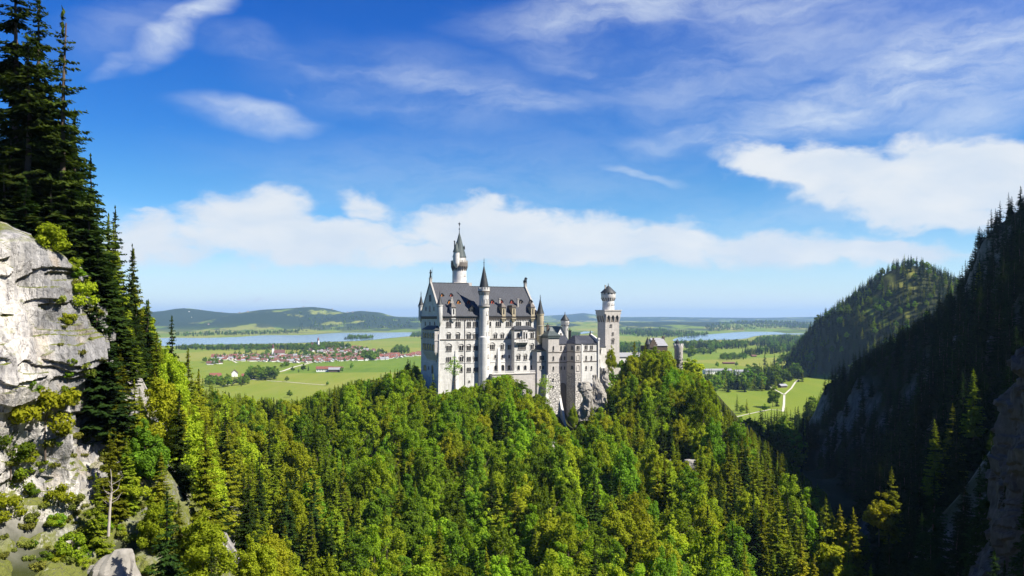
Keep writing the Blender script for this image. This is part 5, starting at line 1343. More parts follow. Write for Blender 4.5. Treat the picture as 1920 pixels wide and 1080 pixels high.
b = MB(); b.box((u0 - .45, V1 - .45, zt_), (u1 + .45, V1 + 7.45, zp)); b.frustum((u0 - .7, V1 - .7, zp), (u1 + .7, V1 + 7.7, zp), (uc - 1.5, V1 + 2.1, zp + 2.4), (uc + 1.5, V1 + 5.0, zp + 2.4)); b.frustum((uc - 1.5, V1 + 2.1, zp + 2.41), (uc + 1.5, V1 + 5.0, zp + 2.41), (uc - .05, V1 + 3.5, LZ(612, uc, V1 + 3.5)), (uc + .05, V1 + 3.6, LZ(612, uc, V1 + 3.5))); bow.put(b, 'tower_roof', M['green_roof'], t1)
strings(1028, 1048.2, V1, (660.5, 679.5))
for y0, y1 in ((649, 657), (668, 675), (687, 694)): wpx(bow, 1037.6, y0, y1, 1, 2.2, V1)
for y0, y1 in ((709.5, 713), (723.5, 727)): wpx(bow, 1037.6, y0, y1, 1, 2.0, V1 - .62, False, False)
# slanting fin at its foot
uf = LU(1049.5, V1 - 2); b = MB(); f_ = lambda a, z, d: (uf + .2 + d + (LZ(740, uf, V1) - z) * .055, a, z)
b.prism([(V1 - .3, LZ(740, uf, V1)), (V1 + 2.5, LZ(740, uf, V1)), (V1 + 2.5, -66), (V1 - 7.0, -66), (V1 - 5.6, LZ(800, uf, V1))], f_, 0, 1.3); bow.put(b, 'buttress', M['white'])
# recessed wall between the towers, a flat dark panel painting the shade of its arch
VW = -2.5
u0, u1, zt_ = blk(1047, 1065, VW, 6, 645)
b = MB(); b.box((u0 - .6, VW, -62), (u1 + 1.5, 6, zt_)); bow.put(b, 'recessed_wall', M['stone_grey'])
b = MB(); b.prism(arch_pts(LU(1049.5, VW), LU(1060, VW), -61, LZ(719, u0, VW)), south(VW), -.05, .04); ring(b, south(VW), LU(1049.5, VW), LU(1060, VW), -61, LZ(719, u0, VW), .35, 0, .3); bow.put(b, 'shade_arch', M['cornice'])
for px in (1052, 1058.5):
    for y0, y1 in ((648.5, 655.5), (668, 675), (687, 693)): wpx(bow, px, y0, y1, 1, 1.9, VW)
strings(1049, 1064, VW, (660.5, 679.5))
b = MB(); zz = LZ(629, u0, 4); b.poly([(u0 - 4, VW - .5, zt_ + .05), (u1 + 2, VW - .5, zt_ + .05), (u1 + 2, 9, zt_ + .05), (u0 - 4, 9, zt_ + .05), (u0 - 4, 4, zz), (u1 + 2, 4, zz)], [(0, 1, 5, 4), (2, 3, 4, 5), (0, 3, 4), (1, 2, 5), (0, 1, 2, 3)]); bow.put(b, 'roof', M['roof'])
# second, many sided tower
A = (LU(1063.6, -3.2), -3.2); B_ = (LU(1078.6, -10.2), -10.2); C_ = (LU(1091, -9.6), -9.6); D_ = (C_[0] + .3, 0.0); E_ = (A[0], 0.0)
ztB = LZ(645, B_[0], B_[1]); zrB = LZ(700, B_[0], B_[1]); poly5 = [A, B_, C_, D_, E_]
cen = np.mean(np.array(poly5), axis=0)
grow = lambda s_: [tuple(cen + (np.array(p) - cen) * s_) for p in poly5]
b = MB(); b.prism(poly5, lambda a, q, d: (a, q, d), zrB, ztB); t2 = bow.put(b, 'buttress_tower', M['stone_grey'])
p0, p1 = grow(1.14), grow(1.03); b = MB(); b.poly([(x, y, -62) for x, y in p0] + [(x, y, zrB) for x, y in p1], [(0, 1, 2, 3, 4), (5, 6, 7, 8, 9)] + [(i, (i + 1) % 5, 5 + (i + 1) % 5, 5 + i) for i in range(5)]); bow.put(b, 'rough_base', M['rubble'], t2)
ap = (LU(1078, -4.5), -4.5); p0 = grow(1.09); b = MB(); b.poly([(x, y, ztB) for x, y in p0] + [(ap[0], ap[1], LZ(628.5, *ap))], [(0, 1, 2, 3, 4)] + [(i, (i + 1) % 5, 5) for i in range(5)]); bow.put(b, 'tower_roof', M['roof'], t2)
fL, fR = facet(A, B_), facet(B_, C_)
lL, lR = np.hypot(B_[0] - A[0], B_[1] - A[1]), np.hypot(C_[0] - B_[0], C_[1] - B_[1])
for y0, y1 in ((649, 656.5), (668, 675), (686, 693)):
    window(bow, fL, lL * .62, LZ(y1, *B_), LZ(y0, *B_), 2, 2.0)
window(bow, fR, lR * .42, LZ(656, *B_), LZ(648.5, *B_), 2, 1.9)
for y0, y1 in ((665.5, 675), (685, 695)):
    b = MB(); x0 = lR * .42; ring(b, fR, x0 - .9, x0 + .9, LZ(y1, *B_), LZ(y0, *B_), .2, 0, .2); b.prism([(x0 - 1.2, LZ(y1, *B_) - .3), (x0 + 1.2, LZ(y1, *B_) - .3), (x0 + 1.2, LZ(y1, *B_)), (x0 - 1.2, LZ(y1, *B_))], fR, 0, .3); bow.put(b, 'blind_window', M['trim'], t2)
for y in (660, 679):
    z = LZ(y, *B_); b = MB(); q = grow(1.035); b.prism(q, lambda a, q_, d: (a, q_, d), z - .2, z + .2); bow.put(b, 'string_course', M['cornice'], t2)
b = MB(); b.box((C_[0] - .5, C_[1] - .5, -62), (C_[0] + .5, C_[1] + 2, LZ(646, *C_))); bow.put(b, 'corner_pilaster', M['white'], t2)
# the bower itself
VB = -7.5
u0, u1, zt_ = blk(1091, 1120, VB, 8, 644.5)
b = MB(); b.box((u0 + .55, VB, -56), (u1, 9, zt_)); bow.put(b, 'wall', M['stone'])
for px in (1099, 1109):
    wpx(bow, px, 647.5, 655, 2, 4.8, VB)
    for y0, y1 in ((667, 674.5), (686, 693)): wpx(bow, px, y0, y1, 1, 2.1, VB)
strings(1092, 1120, VB, (658.5, 677.5))
b = MB(); zz = LZ(629, u0, 1); b.poly([(u0 - 1, VB - .5, zt_), (u1 + .1, VB - .5, zt_), (u1 + .1, 9, zt_), (u0 - 1, 9, zt_), (u0 - 1, .7, zz), (u1 + .1, .7, zz)], [(0, 1, 5, 4), (2, 3, 4, 5), (0, 3, 4), (1, 2, 5), (0, 1, 2, 3)]); bow.put(b, 'roof', M['roof'])
b = MB(); b.prism([(VB - .7, -56), (9, -56), (9, zt_), (.7, zz + 1.0), (VB - .7, zt_ + 2.2)], lambda a, z, d: (d, a, z), u1 + .11, u1 + 1.0); b.box((u1 - .1, VB - 1.1, zt_ + 2.2), (u1 + 1.1, VB + .4, zt_ + 3.2)); bow.put(b, 'gable', M['white'])
b = MB(); b.lathe(u1 + .3, .7, [(.7, zz), (.5, zz + 1.2), (.05, zz + 3.0)], 6); bow.put(b, 'finial', M['metal'])
# small end wing
V6 = 1.0
u0, u1, zt_ = blk(1121, 1136, V6, 9, 650.5)
b = MB(); b.box((u0, V6, -52), (u1, 10, zt_)); bow.put(b, 'end_wing', M['stone'])
b = MB(); zz = LZ(638, u0, 6); b.poly([(u0, V6 - .4, zt_), (u1 + .3, V6 - .4, zt_), (u1 + .3, 10, zt_), (u0, 10, zt_), (u0, 6, zz), (u1 - 1, 6, zz - 1)], [(0, 1, 5, 4), (2, 3, 4, 5), (0, 3, 4), (1, 2, 5), (0, 1, 2, 3)]); bow.put(b, 'roof', M['roof'])
wpx(bow, 1124.5, 655, 663, 1, 3.6, V6, True); wpx(bow, 1123.5, 674, 680, 1, 2, V6, False, False)
b = MB(); b.box((u0 - 1, V6 - 3, -52), (u1 + 8, V6, LZ(691, u0, V6 - 3))); bow.put(b, 'terrace_wall', M['stone_grey'])

# ---- knights' hall behind, with round stair turret
kn = Bld('knights_hall', LU(1051, 16), 16, -40, 'gabled white hall with green roof and round conical turret behind the bower wing', 'hall')
u0, u1 = LU(1042, 16), LU(1061, 16); zw, zt_ = LZ(633, u0, 16), LZ(613.5, u0, 16); uc = (u0 + u1) / 2
b = MB(); b.prism([(u0, -40), (u1, -40), (u1, zw), (uc, zt_), (u0, zw)], lambda a, z, d: (a, d, z), 16, 36); kn.put(b, 'wall', M['lime_white'])
b = MB(); k = (zt_ - zw) / ((u1 - u0) / 2)
for sg in (-1, 1):
    ue_ = uc + sg * ((u1 - u0) / 2 + .7); P = [(ue_, zw - .7 * k + .1), (uc, zt_ + .1), (uc, zt_ + .5), (ue_, zw - .7 * k + .5)]
    b.prism(P, lambda a, z, d: (a, d, z), 15.4, 36.4)
kn.put(b, 'roof', M['green_roof'])
window(kn, south(16), uc, LZ(627.5, uc, 16), LZ(624.5, uc, 16), 1, .9)
ku, kv = LU(1059.3, 27), 27.0; kz = lambda py: LZ(py, ku, kv)
b = MB(); b.lathe(ku, kv, [(2.0, -40), (1.95, kz(611)), (2.5, kz(608.5)), (2.5, kz(600.5))], 22); kt = kn.put(b, 'stair_turret', M['white'], None, True)
b = MB(); corbels_round(b, ku, kv, 1.95, 2.45, kz(611.5), kz(608.3), 14); kn.put(b, 'corbel', M['cornice'], kt)
b = MB(); b.lathe(ku, kv, [(2.75, kz(601)), (2.7, kz(600)), (1.2, kz(593.5)), (.06, kz(588))], 20); kn.put(b, 'spire', M['spire'], kt, True)
b = MB(); finial(b, ku, kv, kz(588.5), 1.4); kn.put(b, 'finial', M['metal'], kt)
for an in (-30, 10, 50): round_win(kn, ku, kv, 2.5, an, kz(606), kz(603), .6)
round_win(kn, ku, kv, 1.97, 30, kz(618), kz(615.5), .6)
for px, y in ((1027, 609), (1068.5, 619)):
    u = LU(px, 14); b = MB(); b.box((u - .55, 13.5, -20), (u + .55, 14.6, LZ(y + 2, u, 14))); b.box((u - .75, 13.3, LZ(y + 2, u, 14)), (u + .75, 14.8, LZ(y + .5, u, 14))); b.lathe(u, 14, [(.3, LZ(y + .5, u, 14)), (.25, LZ(y - 3, u, 14))], 6); kn.put(b, 'chimney', M['brick'] if px < 1040 else M['metal'])
u0, u1 = LU(1019, 13), LU(1047, 13); b = MB(); b.box((u0, 13, -40), (u1, 24, LZ(632, u0, 13))); kn.put(b, 'side_wing', M['lime_white'])
b = MB(); za = LZ(632, u0, 13); b.poly([(u0 - .5, 12.5, za), (u1, 12.5, za), (u1, 24.5, za), (u0 - .5, 24.5, za), (u0 + 3, 18.5, LZ(613, u0, 18.5)), (u1 - 1, 18.5, LZ(613, u0, 18.5))], [(0, 1, 5, 4), (2, 3, 4, 5), (0, 3, 4), (1, 2, 5), (0, 1, 2, 3)]); kn.put(b, 'side_roof', M['green_roof'])

# ---- square tower
SQY = 478.0; sqx = at_px(1140.6, SQY)
sqe = empty('square_tower', (sqx, SQY, -44), R(23)); tag(sqe, 'tall square white tower carrying a round battlemented turret with cone roof', 'tower')
SO = (0, 0, -44)
class Loc:                                  # shapes in the tower's own frame
    def __init__(s, e, off): s.e = e; s.off = off
    def put(s, mb, name, mat, parent=None, smooth=False): return mb.build(name, mat, parent or s.e, s.off, smooth)
sq = Loc(sqe, SO); zq = lambda py, y=SQY - 4: (HOR - py) / F * y
H1, H2_ = 4.65, 5.55
b = MB(); b.frustum((-H1 - .4, -H1 - .4, -44), (H1 + .4, H1 + .4, -44), (-H1, -H1, zq(600)), (H1, H1, zq(600))); b.box((-H1, -H1, zq(600)), (H1, H1, zq(586))); sq.put(b, 'shaft', M['stone_grey'])
b = MB(); b.box((-H2_, -H2_, zq(589)), (H2_, H2_, zq(583))); b.box((-H2_ - .3, -H2_ - .3, zq(583)), (H2_ + .3, H2_ + .3, zq(581))); hd_ = sq.put(b, 'platform', M['stone_grey'])
b = MB()
faces = [lambda a, z, d: (a, -H1 - d, z), lambda a, z, d: (-H1 - d, a, z), lambda a, z, d: (H1 + d, a, z), lambda a, z, d: (a, H1 + d, z)]
for f in faces:
    n = 4; wr = .75; step = (2 * H1 - wr) / (n - 1)
    for i in range(n):
        a0 = -H1 + i * step
        for k in range(2):
            pass
        P = [f(a0, zq(606), 0), f(a0 + wr, zq(606), 0), f(a0 + wr, zq(594), H2_ - H1), f(a0, zq(594), H2_ - H1), f(a0 + wr, zq(589), H2_ - H1), f(a0, zq(589), H2_ - H1), f(a0, zq(589), 0), f(a0 + wr, zq(589), 0)]
        b.poly(P, [(0, 1, 2, 3), (3, 2, 4, 5), (0, 3, 5, 6), (1, 2, 4, 7), (5, 4, 7, 6)])
    for i in range(n - 1):                     # pointed arch heads between the ribs
        x0, x1 = -H1 + i * step + wr, -H1 + (i + 1) * step; xm = (x0 + x1) / 2
        for (xa, xb) in ((x0, xm), (x1, xm)):
            b.prism([(xa, zq(589)), (xb, zq(589)), (xb, zq(590.5)), (xa + (xb - xa) * .45, zq(592.3)), (xa, zq(595.5))], f, H2_ - H1 - .35, H2_ - H1)
sq.put(b, 'machicolation', M['stone_grey'], hd_)
b = MB()
for f in faces:
    for i in range(3):
        x0 = -H1 + i * step + wr + .15; x1 = -H1 + (i + 1) * step - .15
        b.prism([(x0, zq(604)), (x1, zq(604)), (x1, zq(593)), ((x0 + x1) / 2, zq(590)), (x0, zq(593))], f, -.05, .04)
sq.put(b, 'shade_arch', M['cornice'], hd_)  # dark panels stand for the shadow inside the niches
class SQB:
    pass
for (xa, y0, y1, n, w, hd) in ((-.9, 608, 612.5, 2, 1.3, 0), (.35, 623, 628, 2, 1.0, 0), (.35, 636, 643, 2, 1.5, 1)):
    window(sq, lambda a, z, d: (a, -H1 - .02 - d - max(0, (zq(600) - z)) * .0105, z), xa, zq(y1), zq(y0), n, w, bool(hd), True)
b = MB(); b.lathe(0, 0, [(3.65, zq(582)), (3.5, zq(566)), (3.5, zq(563)), (4.3, zq(559)), (4.35, zq(552))], 30); rt_ = sq.put(b, 'round_turret', M['white'], None, True)
b = MB(); corbels_round(b, 0, 0, 3.5, 4.4, zq(564), zq(558), 18); sq.put(b, 'corbel', M['cornice'], rt_)
b = MB(); battlements(b, 0, 0, 3.9, 4.36, zq(552), zq(548.6), 12); sq.put(b, 'battlement', M['white'], rt_)
b = MB(); b.lathe(0, 0, [(3.85, zq(553)), (3.85, zq(548.8))], 20); sq.put(b, 'lookout', M['glass'], rt_)
b = MB(); b.lathe(0, 0, [(4.75, zq(549)), (4.65, zq(548.2)), (2.2, zq(540.5)), (.1, zq(534.5))], 28); sq.put(b, 'cone_roof', M['spire'], rt_, True)
b = MB(); finial(b, 0, 0, zq(535), 1.6); sq.put(b, 'finial', M['metal'], rt_)
b = MB(); b.box((-2.5, -.6, zq(546)), (-1.9, 0, zq(535.5))); b.box((-2.6, -.7, zq(535.5)), (-1.8, .1, zq(534))); sq.put(b, 'chimney', M['trim'], rt_)
for an, y0, y1, w in ((10, 569, 572, .8), (40, 569, 572, .8), (12, 576, 581, .9), (38, 576, 581, .9), (-25, 569, 572, .8)):
    round_win(sq, 0, 0, 3.52, an, zq(y1, SQY - 3), zq(y0, SQY - 3), w)

# ---- gatehouse and outer buildings half hidden in the trees
GY = 505.0
ge = empty('gatehouse', (at_px(1226, GY), GY, -50), R(14)); tag(ge, 'brick gatehouse with stepped gables and pale roof showing over the ridge trees', 'gatehouse')
gt = Loc(ge, (0, 0, -50)); gzz = lambda py: (HOR - py) / F * GY
b = MB(); b.box((-6.5, -4.9, -50), (7, 6, gzz(648))); gt.put(b, 'wall', M['brick'])
b = MB(); b.poly([(-2.5, -5.4, gzz(648)), (7.3, -5.4, gzz(648)), (7.3, 6.4, gzz(648)), (-2.5, 6.4, gzz(648)), (-2.5, .5, gzz(633.5)), (6.2, .5, gzz(633.5))], [(0, 1, 5, 4), (2, 3, 4, 5), (0, 3, 4), (1, 2, 5), (0, 1, 2, 3)]); gt.put(b, 'roof', M['tile_grey'])
b = MB()
for i, hw in enumerate((2.6, 1.9, 1.2, .5)): b.box((-2.6 - hw, -5.3, gzz(648) + i * 1.25 - (1.2 if i == 0 else 0)), (-2.6 + hw, -4.7, gzz(648) + (i + 1) * 1.25))
gt.put(b, 'stepped_gable', M['brick'])
b = MB(); b.lathe(-6.0, -4, [(1.6, -50), (1.6, gzz(645)), (1.9, gzz(645)), (.05, gzz(631.5))], 12); gt.put(b, 'corner_turret', M['spire'])
b = MB(); b.box((6.0, -.4, gzz(645)), (7.2, .8, gzz(630))); b.box((5.8, -.6, gzz(633)), (7.4, 1.0, gzz(632))); gt.put(b, 'chimney', M['cornice'])
te = empty('gate_turret', (at_px(1272.3, 512), 512, -52), R(20)); tag(te, 'round pale battlemented turret with small dark cone at the end of the gatehouse', 'turret')
tt_ = Loc(te, (0, 0, -52)); z5 = lambda py: (HOR - py) / F * 510
b = MB(); b.lathe(0, 0, [(2.75, -52), (2.65, z5(655)), (3.0, z5(652)), (3.0, z5(648))], 24); tt_.put(b, 'shaft', M['stone_grey'], None, True)
b = MB(); battlements(b, 0, 0, 2.6, 3.02, z5(648), z5(644.6), 11); tt_.put(b, 'battlement', M['white'])
b = MB(); b.lathe(-.7, .3, [(1.9, z5(648)), (1.9, z5(645.5)), (.05, z5(635.5))], 14); tt_.put(b, 'cone_roof', M['spire'], None, True)
for an, y in ((-10, 660), (30, 672)): round_win(tt_, 0, 0, 2.72, an, z5(y + 3), z5(y), .6)
oe = empty('outer_house', (at_px(1248, 490), 490, -52), R(20)); tag(oe, 'weathered white wall of an outer house between the ridge trees', 'house')
ol = Loc(oe, (0, 0, -52)); b = MB(); b.box((-2.6, -2, -52), (2.6, 4, (HOR - 693) / F * 490)); ol.put(b, 'wall', M['stone_grey'])
b = MB(); zo = (HOR - 693) / F * 490; b.poly([(-3, -2.4, zo), (3, -2.4, zo), (3, 4.4, zo), (-3, 4.4, zo), (-3, 1, zo + 2.6), (3, 1, zo + 2.6)], [(0, 1, 5, 4), (2, 3, 4, 5), (0, 3, 4), (1, 2, 5), (0, 1, 2, 3)]); ol.put(b, 'roof', M['tile_grey'])
for xx in (-1.2, 1.0): window(ol, lambda a, z, d: (a, -2 - d, z), xx, zo - 4.2, zo - 2.0, 1, .9)
ce = empty('connecting_building', (at_px(1178, 498), 498, -46), R(8)); tag(ce, 'low grey roofed building running from the square tower behind the trees', 'building')
cl = Loc(ce, (0, 0, -46)); z6 = lambda py: (HOR - py) / F * 498
b = MB(); b.box((-10, -3, -46), (8, 5, z6(668.5))); cl.put(b, 'wall', M['lime_white'])
b = MB(); b.poly([(-10.3, -3.5, z6(668.5)), (8.3, -3.5, z6(668.5)), (8.3, 5.5, z6(668.5)), (-10.3, 5.5, z6(668.5)), (-10.3, 1, z6(661)), (8.3, 1, z6(661))], [(0, 1, 5, 4), (2, 3, 4, 5), (0, 3, 4), (1, 2, 5), (0, 1, 2, 3)]); cl.put(b, 'roof', M['tile_grey'])

# ------------------------------------------------------------------ the plain: single trees, woods, houses
def on_plain(px, py): return plane_pt(px, py, ZP)[:2]
FIELD = [  # px, py of the foot, height m, variant, label
    (1382, 771, 22, SPF[1], 'rounded tree alone near the bottom of the forked path meadow'), (1400, 774, 18, SPF[1], 'slimmer tree beside the rounded tree in the forked path meadow'), (1391, 776, 11, BLF[2], 'bush between two trees in the forked path meadow'),
    (1449, 764, 27, BLF[2], 'leafy tree close beside the forked gravel path'), (1457, 762, 22, SPF[0], 'dark tree behind the leafy tree by the forked path'), (1434, 772, 10, BLF[2], 'shrubby tree at the lower meadow edge by the forked path'),
    (1434, 684, 34, SPF[0], 'lone pointed conifer in the pale far meadow'), (1452, 684, 30, SPF[0], 'conifer at the corner of the wood by the far meadow'), (1497, 716, 26, SPF[0], 'conifer at the bend of the gravel path'), (1504, 716, 20, SPF[0], 'short conifer next to the path bend conifer'),
    (1345, 689, 14, BLF[2], 'round bush tree in the middle of the far meadow'), (1381, 687, 12, BLF[2], 'low round tree beside the hay barn'), (1332, 655, 34, BLF[2], 'tall tree in the hedge behind the round gate turret'), (1296, 675, 40, BLF[2], 'solitary tree in the field beside the gate turret'),
    (538, 716, 11, BLF[2], 'small round tree alone on the village meadow'), (543, 745, 11, BLF[2], 'round tree alone lowest on the village meadow'), (659, 692, 14, BLF[2], 'single round tree on the meadow near the palace'), (614, 723, 8, BLF[2], 'bush by the meadow path above the ridge'),
    (549, 697, 12, BLF[2], 'slender tree beside the farm lane'), (560, 698, 11, SPF[0], 'dark conifer beside the farm lane'), (569, 696, 16, BLF[2], 'taller tree beside the long red roofed farm'), (578, 695, 15, SPF[0], 'dark conifer between farm and lane'), (641, 698, 12, BLF[2], 'leafy tree at the end wall of the long farm'),
]
for (px_, py_, H_, v, lab) in FIELD:
    x, y = on_plain(px_, py_)
    plant(x, y, ZP - .3, v, H_ / VAR[v]['H'], rng.uniform(0, 6.28), lab, None, 'tree', 1.15)
# round copse on the village meadow
gq = np.random.default_rng(3)
for i in range(34):
    px_ = gq.uniform(466, 518); py_ = gq.uniform(707, 713.5) - abs(px_ - 492) * .06
    x, y = on_plain(px_, py_); v = BLF[2] if gq.random() < .7 else SPF[0]
    plant(x, y, ZP - .3, v, gq.uniform(17, 25) / VAR[v]['H'], gq.uniform(0, 6), 'tree of the round dark copse on the village meadow', 'trees of the round copse', 'tree', 1.2, trunk=False)
def poly_pts(poly, step_m, seed):
    """points on the plain inside a polygon given in picture coordinates"""
    P = np.array([plane_pt(a, b, ZP)[:2] for a, b in poly]); g = np.random.default_rng(seed)
    x0, y0 = P.min(0); x1, y1 = P.max(0)
    n = int((x1 - x0) * (y1 - y0) / step_m ** 2) + 1
    q = np.column_stack([g.uniform(x0, x1, n), g.uniform(y0, y1, n)])
    ins = np.zeros(n, bool); j = len(P) - 1
    for i in range(len(P)):
        c = ((P[i, 1] > q[:, 1]) != (P[j, 1] > q[:, 1])) & (q[:, 0] < (P[j, 0] - P[i, 0]) * (q[:, 1] - P[i, 1]) / (P[j, 1] - P[i, 1] + 1e-9) + P[i, 0])
        ins ^= c; j = i
    return q[ins]
WOODS = [  # polygon, spacing, conifer share, height
    ([(1318, 732), (1340, 738), (1400, 736), (1450, 731), (1475, 716), (1500, 712), (1545, 700), (1560, 690), (1500, 695), (1440, 700), (1400, 712), (1360, 716), (1320, 718)], 13, .9, 26),
    ([(1455, 683), (1560, 680), (1590, 660), (1530, 655), (1490, 664)], 15, .9, 24),
    ([(1390, 668), (1470, 662), (1530, 652), (1530, 648), (1470, 652), (1400, 662)], 18, .9, 24),
    ([(1400, 648), (1450, 652), (1540, 648), (1545, 633), (1480, 633), (1425, 637)], 22, .85, 24),
    ([(1265, 652), (1330, 656), (1400, 653), (1400, 646), (1340, 645), (1300, 646), (1265, 648)], 20, .7, 24),
    ([(1280, 664), (1330, 665), (1345, 661), (1300, 659)], 18, .2, 16), ([(1350, 676), (1400, 674), (1398, 669), (1375, 667), (1352, 671)], 15, .3, 14),
    ([(1160, 664), (1200, 664), (1200, 648), (1160, 650)], 20, .7, 22), ([(1190, 632), (1300, 634), (1330, 628), (1270, 622), (1180, 622)], 45, .8, 26), ([(1160, 628), (1250, 628), (1250, 620), (1160, 620)], 42, .8, 26),
    ([(1330, 622), (1470, 619), (1560, 623), (1560, 617), (1420, 614), (1320, 618)], 55, .8, 28),
    ([(1050, 634), (1085, 632), (1088, 627), (1065, 627)], 20, .6, 22),
    ([(330, 656), (430, 657), (540, 656), (600, 653), (640, 648), (600, 647), (540, 650), (440, 651), (330, 652)], 17, .7, 17),
    ([(540, 658), (600, 660), (660, 654), (640, 648), (560, 651)], 24, .6, 20), ([(430, 667), (560, 668), (640, 674), (700, 670), (620, 664), (480, 660)], 42, .3, 15), ([(640, 664), (700, 668), (760, 664), (700, 660)], 36, .3, 15),
    ([(395, 672), (440, 676), (600, 681), (690, 675), (735, 669), (690, 664), (580, 666), (500, 665), (400, 667)], 26, .35, 11), ([(560, 656), (650, 661), (695, 656), (655, 650), (600, 650)], 28, .4, 13),
    ([(676, 676), (706, 676), (709, 670), (680, 669)], 14, .4, 20), ([(735, 664), (770, 664), (765, 655), (742, 655)], 20, .4, 20),
    ([(385, 728), (470, 724), (464, 712), (430, 718), (390, 716)], 15, .3, 15), ([(380, 684), (418, 684), (414, 676), (382, 677)], 26, .2, 12), ([(526, 694), (545, 688), (552, 684), (530, 688)], 22, .2, 13),
    ([(640, 637), (690, 637), (700, 634.5), (660, 633)], 26, .4, 22), ([(770, 633), (800, 632), (800, 627), (775, 628)], 30, .4, 24), ([(330, 632), (450, 629), (560, 626), (560, 621), (440, 624), (330, 627)], 60, .8, 26), ([(560, 622), (800, 619), (800, 616.5), (560, 617)], 70, .8, 26),
    ([(1395, 812), (1440, 800), (1500, 800), (1530, 770), (1560, 760), (1560, 800), (1440, 840)], 11, .95, 24),
]
px_all = [[], [], [], []]
for k, (poly, st, cs, H_) in enumerate(WOODS):
    q = poly_pts(poly, st, 200 + k); g = np.random.default_rng(300 + k)
    sp = g.random(len(q)) < cs
    v = np.where(sp, np.where(g.random(len(q)) < .8, SPF[0], SPF[1]), BLF[2]); s = g.uniform(.72, 1.15, len(q)) * H_ / np.where(sp, 22, 15)
    z = np.maximum(height(q[:, 0], q[:, 1]), ZP)
    px_all[0].append(np.column_stack([q, z - .3])); px_all[1].append(s); px_all[2].append(v); px_all[3].append(g.uniform(0, 6.28, len(q)))
PT, SS, VV, RR = (np.concatenate(a) for a in px_all)
vs = [SPF[0], SPF[1], BLF[2]]; mp = {v: j for j, v in enumerate(vs)}
mass('valley_forest', PT, RR, np.column_stack([SS * 1.15, SS * 1.15, SS]), [mp[int(v)] for v in VV], vs, 'dark woods and hedges dotted over the valley plain', 'forest')
Xb, Yb, Zb, s_, vb, rb = MB_PTS
mass('mountain_forest', np.column_stack([Xb, Yb, Zb - .5]), rb, np.column_stack([s_ * 1.15, s_ * 1.15, s_]), [mp[int(v)] for v in vb], vs, 'spruce forest clothing the cone shaped mountain', 'forest')

def house_mesh(name, L, Wd, h, rh, over, mats, chim=True):
    b = MB(); b.mi = 0
    b.prism([(-Wd / 2, 0), (Wd / 2, 0), (Wd / 2, h), (0, h + rh), (-Wd / 2, h)], lambda a, z, d: (d, a, z), -L / 2, L / 2)
    b.mi = 1
    k = rh / (Wd / 2); w2 = Wd / 2 + over; ze = h - over * k
    for sgn in (-1, 1):
        b.poly([(-L / 2 - over, sgn * w2, ze + .15), (L / 2 + over, sgn * w2, ze + .15), (L / 2 + over, 0, h + rh + .15), (-L / 2 - over, 0, h + rh + .15), (-L / 2 - over, sgn * w2, ze + .5), (L / 2 + over, sgn * w2, ze + .5), (L / 2 + over, 0, h + rh + .5), (-L / 2 - over, 0, h + rh + .5)],
               [(0, 1, 2, 3), (4, 5, 6, 7), (0, 1, 5, 4), (1, 2, 6, 5), (2, 3, 7, 6), (3, 0, 4, 7)])
    if chim: b.mi = 0; b.box((L * .15, .6, h), (L * .15 + 1, 1.6, h + rh + 1.2))
    o = b.build(name, mats); me = o.data; bpy.data.objects.remove(o); return me
HM = {}
for key, mt in (('red', 'tile_red'), ('brown', 'tile_brown'), ('grey', 'tile_grey')):
    HM[key] = [house_mesh('house', L, Wd, h, rh, .8, [M['lime_white'], M[mt]]) for (L, Wd, h, rh) in ((15, 11, 4.2, 4.6), (20, 12, 4.6, 5), (12, 10, 3.8, 4.4))]
TOWN = [([(560, 655), (600, 650), (660, 651), (690, 656), (650, 661), (590, 660)], 56, 'on the lakeside edge of the village', (.55, .35, .1)),
        ([(400, 668), (500, 666), (580, 672), (600, 678), (540, 680), (440, 675), (395, 672)], 88, 'in the near quarter of the village', (.35, .45, .2)),
        ([(580, 668), (660, 664), (700, 668), (690, 676), (620, 677), (580, 676)], 92, 'in the middle of the village', (.6, .35, .05)),
        ([(690, 666), (735, 664), (740, 669), (700, 673)], 32, 'at the pasture end of the village', (.75, .2, .05)), ([(765, 664), (800, 662), (800, 667), (770, 668)], 12, 'in the hamlet beside the palace', (.75, .2, .05)),
        ([(345, 614), (400, 606), (400, 612), (350, 618)], 26, 'on the hillside beyond the lake', (.1, .3, .6)), ([(590, 612), (660, 607), (655, 614), (590, 615)], 26, 'on the far lake shore', (.3, .5, .2)),
        ([(1440, 609), (1540, 607), (1540, 612), (1450, 613)], 18, 'in the hazy hamlet beyond the far lake', (.3, .4, .3)), ([(384, 682), (418, 680), (416, 683), (386, 684)], 5, 'in the little meadow farm group', (.1, .3, .6))]
ROOFS = ('red', 'brown', 'grey'); RW = {'red': 'red tiled', 'brown': 'brown tiled', 'grey': 'grey'}
placed = []
for k, (poly, cnt, where, pr) in enumerate(TOWN):
    q = poly_pts(poly, 9, 500 + k); g = np.random.default_rng(600 + k); g.shuffle(q); c = 0
    for (x, y) in q:
        if c >= cnt: break
        if any((x - a) ** 2 + (y - b) ** 2 < 13 ** 2 for a, b in placed): continue
        placed.append((x, y)); c += 1
        col = ROOFS[int(g.choice(3, p=np.array(pr) / sum(pr)))]; i = int(g.integers(3))
        o = bpy.data.objects.new('house', HM[col][i]); COL.objects.link(o)
        z = max(hz(x, y), ZP) if y > 5000 else ZP
        s = g.uniform(.65, .95) * (1.6 if y > 5000 else 1); o.location = (x, y, z - .2); o.rotation_euler = (0, 0, g.choice([0.3, 0.35, 1.85, 1.9, .1]) + g.normal() * .1); o.scale = (s, s, s)
        tag(o, f"{('compact', 'long', 'small')[(0, 1, 2)[i]]} white house with {RW[col]} roof {where}", 'house', f'houses {where}')
